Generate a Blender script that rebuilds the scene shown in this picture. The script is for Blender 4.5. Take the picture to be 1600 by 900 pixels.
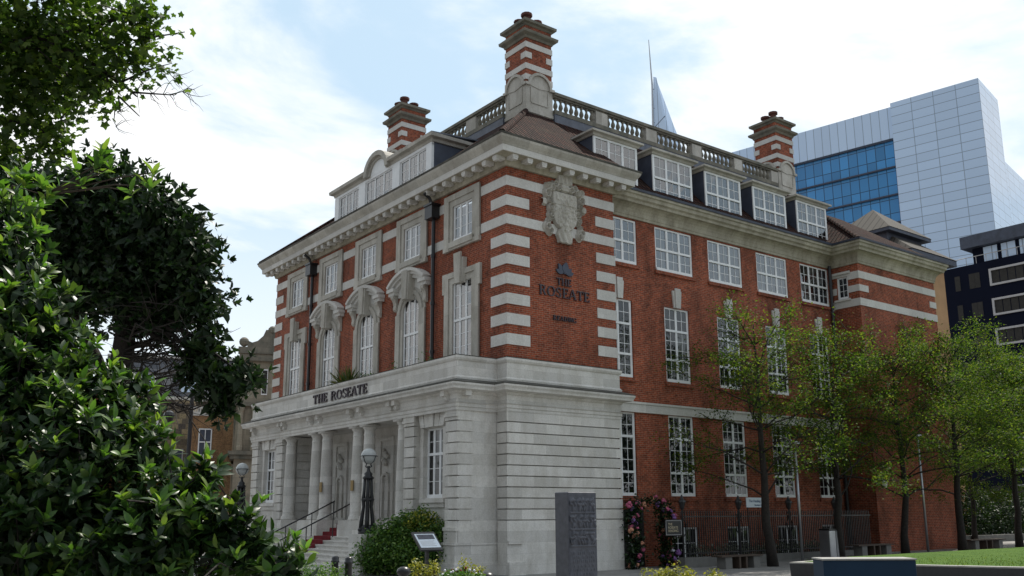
import bpy, bmesh, math, random
import numpy as np
from mathutils import Vector, Matrix
random.seed(7); RNG = np.random.default_rng(7)
S = bpy.context.scene; COL = S.collection
for o in list(bpy.data.objects): bpy.data.objects.remove(o)
rad = math.radians

# ------------------------------------------------------------------ camera
CAM = Vector((-18.788, -25.094, 2.0))
RT = Vector((0.7977379, -0.6029876, -0.0044953))
DN = Vector((0.1193242, 0.1651616, -0.9790216))
FW = Vector((0.5910803, 0.7804663, 0.2037067))
FPX, CX, CY = 1446.4, 800.0, 500.75
cd = bpy.data.cameras.new('camera'); cam = bpy.data.objects.new('camera', cd); COL.objects.link(cam)
cd.sensor_width = 36.0; cd.lens = FPX / 1600 * 36.0
cd.shift_y = (CY - 450.0) / 1600.0; cd.clip_start = 0.1; cd.clip_end = 3000
m = Matrix((RT, -DN, -FW)).transposed().to_4x4(); m.translation = CAM
cam.matrix_world = m; S.camera = cam

def at(px, py, D):          # a point of the survey: seen at (px, py) of the photograph, D metres deep
    return CAM + (RT * ((px - CX) / FPX) + DN * ((py - CY) / FPX) + FW) * D

# ------------------------------------------------------------------ sky, sun, exposure
SUN_EL, SUN_AZ = rad(56), math.atan2(0.38, 0.92)        # azimuth from +x towards +y
W = bpy.data.worlds.new('World'); S.world = W; W.use_nodes = True
nt = W.node_tree; N = nt.nodes; L = nt.links
for n in list(N): N.remove(n)
out = N.new('ShaderNodeOutputWorld'); bg = N.new('ShaderNodeBackground'); bg.inputs[1].default_value = 0.105
sky = N.new('ShaderNodeTexSky'); sky.sky_type = 'NISHITA'; sky.sun_disc = False
sky.sun_elevation = SUN_EL; sky.sun_rotation = math.pi / 2 - SUN_AZ; sky.air_density = 1.0; sky.dust_density = 1.6; sky.ozone_density = 1.2
tc = N.new('ShaderNodeTexCoord'); mp = N.new('ShaderNodeMapping'); mp.inputs['Scale'].default_value = (1.0, 1.0, 2.6)
mp.inputs['Location'].default_value = (0.35, 0.1, 0.4)
nz = N.new('ShaderNodeTexNoise'); nz.inputs['Scale'].default_value = 2.1; nz.inputs['Detail'].default_value = 9; nz.inputs['Roughness'].default_value = 0.56
nz.inputs['Distortion'].default_value = 0.35
cr = N.new('ShaderNodeValToRGB'); cr.color_ramp.elements[0].position = 0.43; cr.color_ramp.elements[1].position = 0.60
cr.color_ramp.interpolation = 'EASE'
mx = N.new('ShaderNodeMix'); mx.data_type = 'RGBA'
tint = N.new('ShaderNodeMix'); tint.data_type = 'RGBA'; tint.inputs[0].default_value = 0.78

L.new(tc.outputs['Generated'], mp.inputs[0]); L.new(mp.outputs[0], nz.inputs[0]); L.new(nz.outputs[0], cr.inputs[0])
L.new(sky.outputs[0], tint.inputs[6]); L.new(tint.outputs[2], mx.inputs[6])
# the haze and cloud are brightest on the sun's side of the sky
dt = N.new('ShaderNodeVectorMath'); dt.operation = 'DOT_PRODUCT'; L.new(tc.outputs['Generated'], dt.inputs[0]); dt.inputs[1].default_value = (math.cos(SUN_AZ), math.sin(SUN_AZ), 0.25)
dm = N.new('ShaderNodeMapRange'); dm.interpolation_type = 'SMOOTHSTEP'; dm.inputs[1].default_value = -0.75; dm.inputs[2].default_value = 0.45; dm.inputs[3].default_value = 0.50; dm.inputs[4].default_value = 1.0
L.new(dt.outputs['Value'], dm.inputs[0]); cb = N.new('ShaderNodeMix'); cb.data_type = 'RGBA'; cb.blend_type = 'MULTIPLY'; cb.inputs[0].default_value = 1; cb.inputs[6].default_value = (9.0, 9.1, 9.2, 1)
L.new(dm.outputs[0], cb.inputs[7]); L.new(cb.outputs[2], mx.inputs[7])
tb = N.new('ShaderNodeMix'); tb.data_type = 'RGBA'; tb.blend_type = 'MULTIPLY'; tb.inputs[0].default_value = 1; tb.inputs[6].default_value = (5.3, 7.0, 8.3, 1); L.new(dm.outputs[0], tb.inputs[7]); L.new(tb.outputs[2], tint.inputs[7])
sz = N.new('ShaderNodeSeparateXYZ'); L.new(tc.outputs['Generated'], sz.inputs[0])
hz = N.new('ShaderNodeMapRange'); hz.interpolation_type = 'SMOOTHSTEP'; hz.inputs[1].default_value = 0.02; hz.inputs[2].default_value = 0.42; hz.inputs[3].default_value = 0.8; hz.inputs[4].default_value = 0.0
L.new(sz.outputs[2], hz.inputs[0]); mxm = N.new('ShaderNodeMath'); mxm.operation = 'MAXIMUM'; L.new(cr.outputs[0], mxm.inputs[0]); L.new(hz.outputs[0], mxm.inputs[1])
L.new(mxm.outputs[0], mx.inputs[0]); L.new(mx.outputs[2], bg.inputs[0]); L.new(bg.outputs[0], out.inputs[0])
sd = bpy.data.lights.new('sun', 'SUN'); sd.energy = 4.0; sd.angle = rad(0.53); sd.color = (1.0, 0.94, 0.84)
sun = bpy.data.objects.new('sun', sd); COL.objects.link(sun)
to_sun = Vector((math.cos(SUN_AZ) * math.cos(SUN_EL), math.sin(SUN_AZ) * math.cos(SUN_EL), math.sin(SUN_EL)))
sun.rotation_euler = to_sun.to_track_quat('Z', 'Y').to_euler(); sun.location = to_sun * 200
vs = S.view_settings; vs.view_transform = 'Standard'; vs.look = 'None'; vs.gamma = 1; vs.use_curve_mapping = False; vs.exposure = 0.28
S.render.engine = 'CYCLES'; S.cycles.max_bounces = 8; S.cycles.transparent_max_bounces = 16
S.render.resolution_x = 1024; S.render.resolution_y = 576

# ------------------------------------------------------------------ materials
def new_mat(name):
    m = bpy.data.materials.new(name); m.use_nodes = True
    n = m.node_tree.nodes; l = m.node_tree.links
    return m, n, l, n['Principled BSDF']
def noise(n, l, vec, scale, detail=5, rough=0.6):
    t = n.new('ShaderNodeTexNoise'); t.inputs['Scale'].default_value = scale; t.inputs['Detail'].default_value = detail
    t.inputs['Roughness'].default_value = rough
    if vec is not None: l.new(vec, t.inputs[0])
    return t.outputs[0]
def ramp(n, l, f, stops):
    r = n.new('ShaderNodeValToRGB'); e = r.color_ramp.elements
    while len(e) < len(stops): e.new(0.5)
    for k, (p, c) in enumerate(stops): e[k].position = p; e[k].color = (*c, 1)
    l.new(f, r.inputs[0]); return r.outputs[0]
def mixc(n, l, f, a, b, mode='MIX'):
    x = n.new('ShaderNodeMix'); x.data_type = 'RGBA'; x.blend_type = mode
    for i, v in ((0, f), (6, a), (7, b)):
        if isinstance(v, (int, float)): x.inputs[i].default_value = v
        elif isinstance(v, tuple): x.inputs[i].default_value = (*v, 1)
        else: l.new(v, x.inputs[i])
    return x.outputs[2]
def bump(n, l, b, h, strength, dist):
    u = n.new('ShaderNodeBump'); u.inputs['Strength'].default_value = strength; u.inputs['Distance'].default_value = dist
    l.new(h, u.inputs['Height']); l.new(u.outputs[0], b.inputs['Normal'])
def facing_uv(n, l, zoff=0.0):
    """object-space (u, z) on a wall or roof slope, u running along the face"""
    t = n.new('ShaderNodeTexCoord'); sn = n.new('ShaderNodeSeparateXYZ'); so = n.new('ShaderNodeSeparateXYZ')
    l.new(t.outputs['Normal'], sn.inputs[0]); l.new(t.outputs['Object'], so.inputs[0])
    ax = n.new('ShaderNodeMath'); ax.operation = 'ABSOLUTE'; l.new(sn.outputs[0], ax.inputs[0])
    ay = n.new('ShaderNodeMath'); ay.operation = 'ABSOLUTE'; l.new(sn.outputs[1], ay.inputs[0])
    g = n.new('ShaderNodeMath'); g.operation = 'GREATER_THAN'; l.new(ax.outputs[0], g.inputs[0]); l.new(ay.outputs[0], g.inputs[1])
    mu = n.new('ShaderNodeMix'); mu.data_type = 'FLOAT'
    l.new(g.outputs[0], mu.inputs[0]); l.new(so.outputs[0], mu.inputs[2]); l.new(so.outputs[1], mu.inputs[3])
    c = n.new('ShaderNodeCombineXYZ'); l.new(mu.outputs[0], c.inputs[0]); zo = n.new('ShaderNodeMath'); zo.operation = 'SUBTRACT'; zo.inputs[1].default_value = zoff; l.new(so.outputs[2], zo.inputs[0]); l.new(zo.outputs[0], c.inputs[1])
    return c.outputs[0], t.outputs['Object']
def plain(name, col, rough=0.6, metal=0.0, var=0.25, scale=3.0, spec=0.5, bmp=0.0):
    m, n, l, b = new_mat(name)
    t = n.new('ShaderNodeTexCoord')
    f = noise(n, l, t.outputs['Object'], scale)
    d = tuple(c * (1 - var) for c in col); h = tuple(min(1, c * (1 + var)) for c in col)
    l.new(ramp(n, l, f, [(0.3, d), (0.7, h)]), b.inputs['Base Color'])
    b.inputs['Roughness'].default_value = rough; b.inputs['Metallic'].default_value = metal; b.inputs['Specular IOR Level'].default_value = spec
    if bmp: bump(n, l, b, noise(n, l, t.outputs['Object'], scale * 6), 0.5, bmp)
    return m
def brick_mat(name, c1, c2, mortar, bw=0.225, bh=0.075, gap=0.010, weather=0.45):
    m, n, l, b = new_mat(name); uv, ob = facing_uv(n, l)
    t = n.new('ShaderNodeTexBrick'); l.new(uv, t.inputs[0]); t.inputs['Scale'].default_value = 1
    t.inputs['Brick Width'].default_value = bw; t.inputs['Row Height'].default_value = bh; t.inputs['Mortar Size'].default_value = gap
    t.inputs['Mortar Smooth'].default_value = 0.2; t.inputs['Bias'].default_value = 0.0
    t.inputs['Color1'].default_value = (*c1, 1); t.inputs['Color2'].default_value = (*c2, 1); t.inputs['Mortar'].default_value = (*mortar, 1)
    mpb = n.new('ShaderNodeMapping'); l.new(ob, mpb.inputs[0]); mpb.inputs['Scale'].default_value = (1.0, 1.0, 0.4); big = noise(n, l, mpb.outputs[0], 0.7, 8, 0.72)
    c = mixc(n, l, 1.0, t.outputs[0], ramp(n, l, big, [(0.38, (1 - weather,) * 3), (0.5, (.95,) * 3), (0.66, (1.25,) * 3)]), 'MULTIPLY')
    fine = noise(n, l, ob, 9, 3)
    c = mixc(n, l, 1.0, c, ramp(n, l, fine, [(0.30, (0.58,) * 3), (0.5, (1.0,) * 3), (0.72, (1.30, 1.24, 1.2))]), 'MULTIPLY')
    l.new(c, b.inputs['Base Color']); b.inputs['Roughness'].default_value = 0.85; b.inputs['Specular IOR Level'].default_value = 0.25
    inv = n.new('ShaderNodeMath'); inv.operation = 'SUBTRACT'; inv.inputs[0].default_value = 1; l.new(t.outputs['Fac'], inv.inputs[1])
    bump(n, l, b, inv.outputs[0], 0.6, 0.008)
    return m
def stone_mat(name, col, dirt, amount=0.5, jw=1.1, jh=0.363, joint=0.006):
    m, n, l, b = new_mat(name); uv, ob = facing_uv(n, l, 0.318)
    t = n.new('ShaderNodeTexBrick'); l.new(uv, t.inputs[0]); t.inputs['Scale'].default_value = 1
    t.inputs['Brick Width'].default_value = jw; t.inputs['Row Height'].default_value = jh; t.inputs['Mortar Size'].default_value = joint
    t.inputs['Color1'].default_value = (*[c * 1.06 for c in col], 1); t.inputs['Color2'].default_value = (*[c * 0.80 for c in col], 1)
    t.inputs['Mortar'].default_value = (*[c * 0.6 for c in col], 1)
    mp = n.new('ShaderNodeMapping'); l.new(ob, mp.inputs[0]); mp.inputs['Scale'].default_value = (0.9, 0.9, 0.45)
    st = noise(n, l, mp.outputs[0], 2.0, 8, 0.7)
    f = ramp(n, l, st, [(0.42, (0, 0, 0)), (0.75, (amount,) * 3)])
    c = mixc(n, l, f, t.outputs[0], dirt)
    fine = noise(n, l, ob, 22, 4)
    c = mixc(n, l, 1.0, c, ramp(n, l, fine, [(0.3, (0.86,) * 3), (0.7, (1.08,) * 3)]), 'MULTIPLY')
    l.new(c, b.inputs['Base Color']); b.inputs['Roughness'].default_value = 0.8; b.inputs['Specular IOR Level'].default_value = 0.3
    bump(n, l, b, fine, 0.35, 0.006)
    return m
def tile_mat(name):
    m, n, l, b = new_mat(name); uv, ob = facing_uv(n, l)
    t = n.new('ShaderNodeTexBrick'); l.new(uv, t.inputs[0]); t.inputs['Scale'].default_value = 1
    t.inputs['Brick Width'].default_value = 0.26; t.inputs['Row Height'].default_value = 0.21; t.inputs['Mortar Size'].default_value = 0.036
    t.offset = 0.5; t.inputs['Mortar Smooth'].default_value = 0.6
    t.inputs['Color1'].default_value = (0.062, 0.027, 0.021, 1); t.inputs['Color2'].default_value = (0.030, 0.016, 0.015, 1)
    t.inputs['Mortar'].default_value = (0.007, 0.005, 0.005, 1)
    big = noise(n, l, ob, 1.1, 6, 0.7)
    c = mixc(n, l, ramp(n, l, big, [(0.5, (0, 0, 0)), (0.75, (0.5,) * 3)]), t.outputs[0], (0.07, 0.06, 0.042))
    l.new(c, b.inputs['Base Color']); b.inputs['Roughness'].default_value = 0.95; b.inputs['Specular IOR Level'].default_value = 0.08
    sx = n.new('ShaderNodeSeparateXYZ'); l.new(uv, sx.inputs[0])
    w = n.new('ShaderNodeMath'); w.operation = 'MULTIPLY'; w.inputs[1].default_value = 2 * math.pi / 0.24; l.new(sx.outputs[0], w.inputs[0])
    s = n.new('ShaderNodeMath'); s.operation = 'SINE'; l.new(w.outputs[0], s.inputs[0])
    v = n.new('ShaderNodeMath'); v.operation = 'MULTIPLY'; v.inputs[1].default_value = 1 / 0.2; l.new(sx.outputs[1], v.inputs[0])
    fr = n.new('ShaderNodeMath'); fr.operation = 'FRACT'; l.new(v.outputs[0], fr.inputs[0])
    a = n.new('ShaderNodeMath'); a.operation = 'MULTIPLY_ADD'; a.inputs[1].default_value = -1.2; l.new(fr.outputs[0], a.inputs[0]); l.new(s.outputs[0], a.inputs[2])
    bump(n, l, b, a.outputs[0], 1.0, 0.035)
    return m
def leaf_mat(name, c1, c2, c3, rough=0.4, trans=0.35, spec=0.5, tcol=None):
    m, n, l, b = new_mat(name)
    g = n.new('ShaderNodeNewGeometry')
    c = ramp(n, l, g.outputs['Random Per Island'], [(0.0, c1), (0.55, c2), (1.0, c3)])
    l.new(c, b.inputs['Base Color']); b.inputs['Roughness'].default_value = rough; b.inputs['Specular IOR Level'].default_value = spec
    t = n.new('ShaderNodeBsdfTranslucent')
    tcx = mixc(n, l, 1.0, c, tcol or (1.5, 1.7, 0.6), 'MULTIPLY'); l.new(tcx, t.inputs[0])
    x = n.new('ShaderNodeMixShader'); x.inputs[0].default_value = trans
    l.new(b.outputs[0], x.inputs[1]); l.new(t.outputs[0], x.inputs[2]); l.new(x.outputs[0], n['Material Output'].inputs[0])
    return m
def glass_mat(name, tint, ior=1.8, rough=0.01, clear=0.6):
    """a pane: mirror reflection over a tinted see-through layer"""
    m, n, l, b = new_mat(name); n.remove(b)
    fr = n.new('ShaderNodeFresnel'); fr.inputs[0].default_value = ior
    gl = n.new('ShaderNodeBsdfGlossy'); gl.inputs['Roughness'].default_value = rough
    tr = n.new('ShaderNodeBsdfTransparent'); tr.inputs[0].default_value = (*tint, 1)
    df = n.new('ShaderNodeBsdfDiffuse'); df.inputs[0].default_value = (0.012, 0.014, 0.018, 1)
    a = n.new('ShaderNodeMixShader'); a.inputs[0].default_value = clear; l.new(df.outputs[0], a.inputs[1]); l.new(tr.outputs[0], a.inputs[2])
    x = n.new('ShaderNodeMixShader'); l.new(fr.outputs[0], x.inputs[0]); l.new(a.outputs[0], x.inputs[1]); l.new(gl.outputs[0], x.inputs[2])
    l.new(x.outputs[0], n['Material Output'].inputs[0])
    return m

M = {}
M['brick'] = brick_mat('red_brick', (0.330, 0.072, 0.031), (0.190, 0.042, 0.022), (0.28, 0.165, 0.115), gap=0.010)
M['stone'] = stone_mat('portland_stone', (0.70, 0.68, 0.645), (0.38, 0.35, 0.29), 0.6, joint=0.003)
M['trim'] = stone_mat('trim_stone', (0.52, 0.495, 0.445), (0.22, 0.195, 0.15), 0.7, 0.9, 3.0, 0.003)
M['band'] = stone_mat('band_stone', (0.63, 0.615, 0.585), (0.40, 0.37, 0.32), 0.4, 1.3, 9.0, 0.002)
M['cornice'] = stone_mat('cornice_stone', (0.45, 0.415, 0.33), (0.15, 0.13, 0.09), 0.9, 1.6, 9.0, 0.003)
M['weathered'] = stone_mat('weathered_stone', (0.22, 0.20, 0.16), (0.05, 0.065, 0.055), 0.9, 0.8, 0.4, 0.006)
M['white'] = plain('white_paint', (0.78, 0.79, 0.80), 0.45, var=0.06)
M['lead'] = plain('roof_lead', (0.085, 0.095, 0.125), 0.5, var=0.35, scale=2.5, bmp=0.004)
M['cheek'] = plain('dormer_lead', (0.045, 0.055, 0.085), 0.55, var=0.3, scale=2)
M['tile'] = tile_mat('clay_tile')
M['glass'] = glass_mat('window_glass', (0.80, 0.85, 0.88))
M['curtain'] = plain('white_curtain', (0.74, 0.74, 0.72), 0.9, var=0.15, scale=5)
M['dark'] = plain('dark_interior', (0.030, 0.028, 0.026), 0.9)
M['iron'] = plain('black_iron', (0.012, 0.012, 0.014), 0.35, 0.0, var=0.3, scale=8)
M['lettering'] = plain('dark_lettering', (0.040, 0.026, 0.036), 0.5)
M['slate'] = plain('dark_slate', (0.072, 0.076, 0.095), 0.55, var=0.28, scale=9, bmp=0.006)
M['granite'] = plain('dark_granite', (0.024, 0.025, 0.029), 0.55, var=0.25, scale=14)
M['coping'] = plain('pale_coping', (0.27, 0.265, 0.25), 0.7, var=0.2, scale=4)
M['blue'] = plain('blue_paint', (0.008, 0.026, 0.054), 0.6, var=0.12, scale=1.2, spec=0.2)
M['pot'] = plain('terracotta_pot', (0.10, 0.036, 0.028), 0.9, var=0.35)
M['bark'] = plain('dark_bark', (0.022, 0.017, 0.014), 0.9, var=0.5, scale=12, bmp=0.02)
M['twig'] = plain('twig_bark', (0.050, 0.036, 0.026), 0.85, var=0.4, scale=12)
M['carpet'] = plain('red_carpet', (0.15, 0.006, 0.012), 0.95, var=0.25, scale=6)
M['brass'] = plain('brass_plate', (0.20, 0.13, 0.035), 0.4, 0.7, var=0.15)
M['steel'] = plain('brushed_steel', (0.42, 0.43, 0.45), 0.35, 0.9, var=0.12)
M['globe'] = plain('frosted_globe', (0.44, 0.46, 0.46), 0.2, var=0.05)
M['navy'] = plain('navy_cladding', (0.004, 0.006, 0.017), 0.7, var=0.15, scale=0.4, spec=0.08)
M['tan'] = plain('tan_render', (0.42, 0.25, 0.13), 0.85, var=0.15, scale=0.8)
M['grey_frame'] = plain('grey_frame', (0.42, 0.41, 0.42), 0.6, var=0.08)
M['yellowbrick'] = brick_mat('yellow_brick', (0.34, 0.19, 0.085), (0.24, 0.125, 0.055), (0.26, 0.19, 0.13))
M['sign_white'] = plain('sign_white', (0.62, 0.68, 0.74), 0.4, var=0.03)
M['sign_ink'] = plain('sign_ink', (0.03, 0.09, 0.20), 0.5, var=0.05)
M['sign_gold'] = plain('sign_gold', (0.55, 0.47, 0.32), 0.5, var=0.05)
M['timber'] = plain('bench_timber', (0.060, 0.040, 0.028), 0.7, var=0.35, scale=9)
M['concrete'] = plain('grey_concrete', (0.15, 0.145, 0.135), 0.85, var=0.2, scale=3)
M['l_near'] = leaf_mat('laurel_leaf', (0.012, 0.030, 0.010), (0.026, 0.062, 0.016), (0.075, 0.120, 0.030), 0.38, 0.28, 0.42)
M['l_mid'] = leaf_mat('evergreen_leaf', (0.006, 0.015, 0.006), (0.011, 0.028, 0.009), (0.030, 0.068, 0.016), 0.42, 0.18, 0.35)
M['l_maple'] = leaf_mat('maple_leaf', (0.024, 0.050, 0.011), (0.050, 0.092, 0.018), (0.110, 0.155, 0.030), 0.5, 0.5, 0.35)
M['l_plaza'] = leaf_mat('plaza_tree_leaf', (0.030, 0.062, 0.013), (0.060, 0.106, 0.021), (0.165, 0.185, 0.036), 0.6, 0.48, 0.15)
M['l_shrub'] = leaf_mat('shrub_leaf', (0.038, 0.095, 0.020), (0.075, 0.160, 0.030), (0.16, 0.24, 0.045), 0.5, 0.25, 0.4)
M['l_gold'] = leaf_mat('golden_leaf', (0.10, 0.13, 0.020), (0.26, 0.27, 0.030), (0.46, 0.42, 0.05), 0.5, 0.3, 0.4, (1.2, 1.2, 0.6))
M['l_grey'] = leaf_mat('silver_leaf', (0.05, 0.075, 0.045), (0.14, 0.17, 0.12), (0.32, 0.34, 0.30), 0.6, 0.2, 0.3)
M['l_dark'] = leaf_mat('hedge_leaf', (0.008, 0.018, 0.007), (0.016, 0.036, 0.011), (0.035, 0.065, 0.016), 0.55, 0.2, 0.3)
M['yucca'] = leaf_mat('yucca_leaf', (0.03, 0.06, 0.015), (0.075, 0.105, 0.025), (0.16, 0.15, 0.05), 0.45, 0.25, 0.4)
M['f_pink'] = plain('pink_petal', (0.42, 0.09, 0.17), 0.7, var=0.35)
M['f_peach'] = plain('peach_petal', (0.52, 0.24, 0.15), 0.7, var=0.3)
M['f_purple'] = plain('purple_petal', (0.22, 0.10, 0.30), 0.7, var=0.3)
M['f_white'] = plain('white_petal', (0.72, 0.70, 0.78), 0.7, var=0.12)
M['f_red'] = plain('red_petal', (0.20, 0.012, 0.012), 0.7, var=0.3)

# paving and grass
def paving_mat():
    m, n, l, b = new_mat('plaza_paving'); t = n.new('ShaderNodeTexCoord')
    k = n.new('ShaderNodeTexBrick'); l.new(t.outputs['Object'], k.inputs[0]); k.inputs['Scale'].default_value = 1
    k.inputs['Brick Width'].default_value = 0.6; k.inputs['Row Height'].default_value = 0.3; k.inputs['Mortar Size'].default_value = 0.006
    k.inputs['Color1'].default_value = (0.20, 0.195, 0.19, 1); k.inputs['Color2'].default_value = (0.26, 0.25, 0.24, 1); k.inputs['Mortar'].default_value = (0.09, 0.085, 0.08, 1)
    f = noise(n, l, t.outputs['Object'], 0.7, 8, 0.7)
    c = mixc(n, l, 1.0, k.outputs[0], ramp(n, l, f, [(0.3, (0.72,) * 3), (0.7, (1.1,) * 3)]), 'MULTIPLY')
    l.new(c, b.inputs['Base Color']); b.inputs['Roughness'].default_value = 0.75
    return m
def soil_grass_mat():
    m, n, l, b = new_mat('lawn_turf'); t = n.new('ShaderNodeTexCoord')
    f = noise(n, l, t.outputs['Object'], 1.2, 8, 0.75); g = noise(n, l, t.outputs['Object'], 40, 3)
    c = ramp(n, l, f, [(0.3, (0.050, 0.105, 0.018)), (0.7, (0.095, 0.165, 0.030))])
    c = mixc(n, l, 1.0, c, ramp(n, l, g, [(0.3, (0.7,) * 3), (0.7, (1.25,) * 3)]), 'MULTIPLY')
    l.new(c, b.inputs['Base Color']); b.inputs['Roughness'].default_value = 0.9; b.inputs['Specular IOR Level'].default_value = 0.1
    bump(n, l, b, g, 0.8, 0.03)
    return m
M['paving'] = paving_mat(); M['turf'] = soil_grass_mat()

def panel_mat(name, col, uw, uh, gap, rough=0.18, spec=0.6, dark=0.25, var=0.05):
    m, n, l, b = new_mat(name); uv, ob = facing_uv(n, l)
    t = n.new('ShaderNodeTexBrick'); l.new(uv, t.inputs[0]); t.inputs['Scale'].default_value = 1; t.offset = 0
    t.inputs['Brick Width'].default_value = uw; t.inputs['Row Height'].default_value = uh; t.inputs['Mortar Size'].default_value = gap
    t.inputs['Color1'].default_value = (*[c * (1 + var) for c in col], 1); t.inputs['Color2'].default_value = (*[c * (1 - var) for c in col], 1)
    t.inputs['Mortar'].default_value = (*[c * dark for c in col], 1)
    l.new(t.outputs[0], b.inputs['Base Color']); b.inputs['Roughness'].default_value = rough; b.inputs['Specular IOR Level'].default_value = spec
    return m
M['panel'] = panel_mat('pale_glass_panel', (0.56, 0.70, 0.90), 3.55, 1.55, 0.06, 0.14, 0.6, 0.50, 0.05)
M['panel_tall'] = panel_mat('pale_tall_panel', (0.57, 0.71, 0.91), 1.48, 30, 0.06, 0.14, 0.6, 0.5, 0.05)
M['blueglass'] = panel_mat('blue_glass', (0.055, 0.26, 0.56), 1.6, 2.45, 0.07, 0.08, 0.7, 0.25, 0.22)
M['seam'] = panel_mat('seamed_roof', (0.075, 0.068, 0.060), 0.55, 40, 0.06, 0.8, 0.15, 0.45, 0.08)
M['slateroof'] = panel_mat('slate_roof', (0.075, 0.078, 0.090), 0.4, 0.25, 0.02, 0.5, 0.4, 0.5, 0.25)

M['flint'] = brick_mat('chequer_stone', (0.36, 0.29, 0.17), (0.10, 0.085, 0.075), (0.16, 0.13, 0.10), 0.55, 0.42, 0.02)
M['tanstone'] = stone_mat('bath_stone', (0.33, 0.295, 0.225), (0.11, 0.10, 0.085), 0.7, 0.8, 0.4, 0.006)
M['yellowstone'] = M['tanstone']
M['seedhead'] = leaf_mat('dry_seedhead', (0.04, 0.020, 0.010), (0.09, 0.040, 0.018), (0.16, 0.08, 0.03), 0.8, 0.2, 0.2)
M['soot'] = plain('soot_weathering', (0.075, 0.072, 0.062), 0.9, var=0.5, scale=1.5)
M['glass_front'] = glass_mat('front_glass', (0.80, 0.85, 0.88), 3.8)
M['l_lit'] = leaf_mat('laurel_lit_leaf', (0.050, 0.115, 0.022), (0.095, 0.190, 0.036), (0.180, 0.245, 0.055), 0.38, 0.42, 0.4)  # paler laurel green with the sunlight put into its colour
M['glass_top'] = glass_mat('upper_floor_glass', (0.80, 0.85, 0.88), 2.7)

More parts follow.
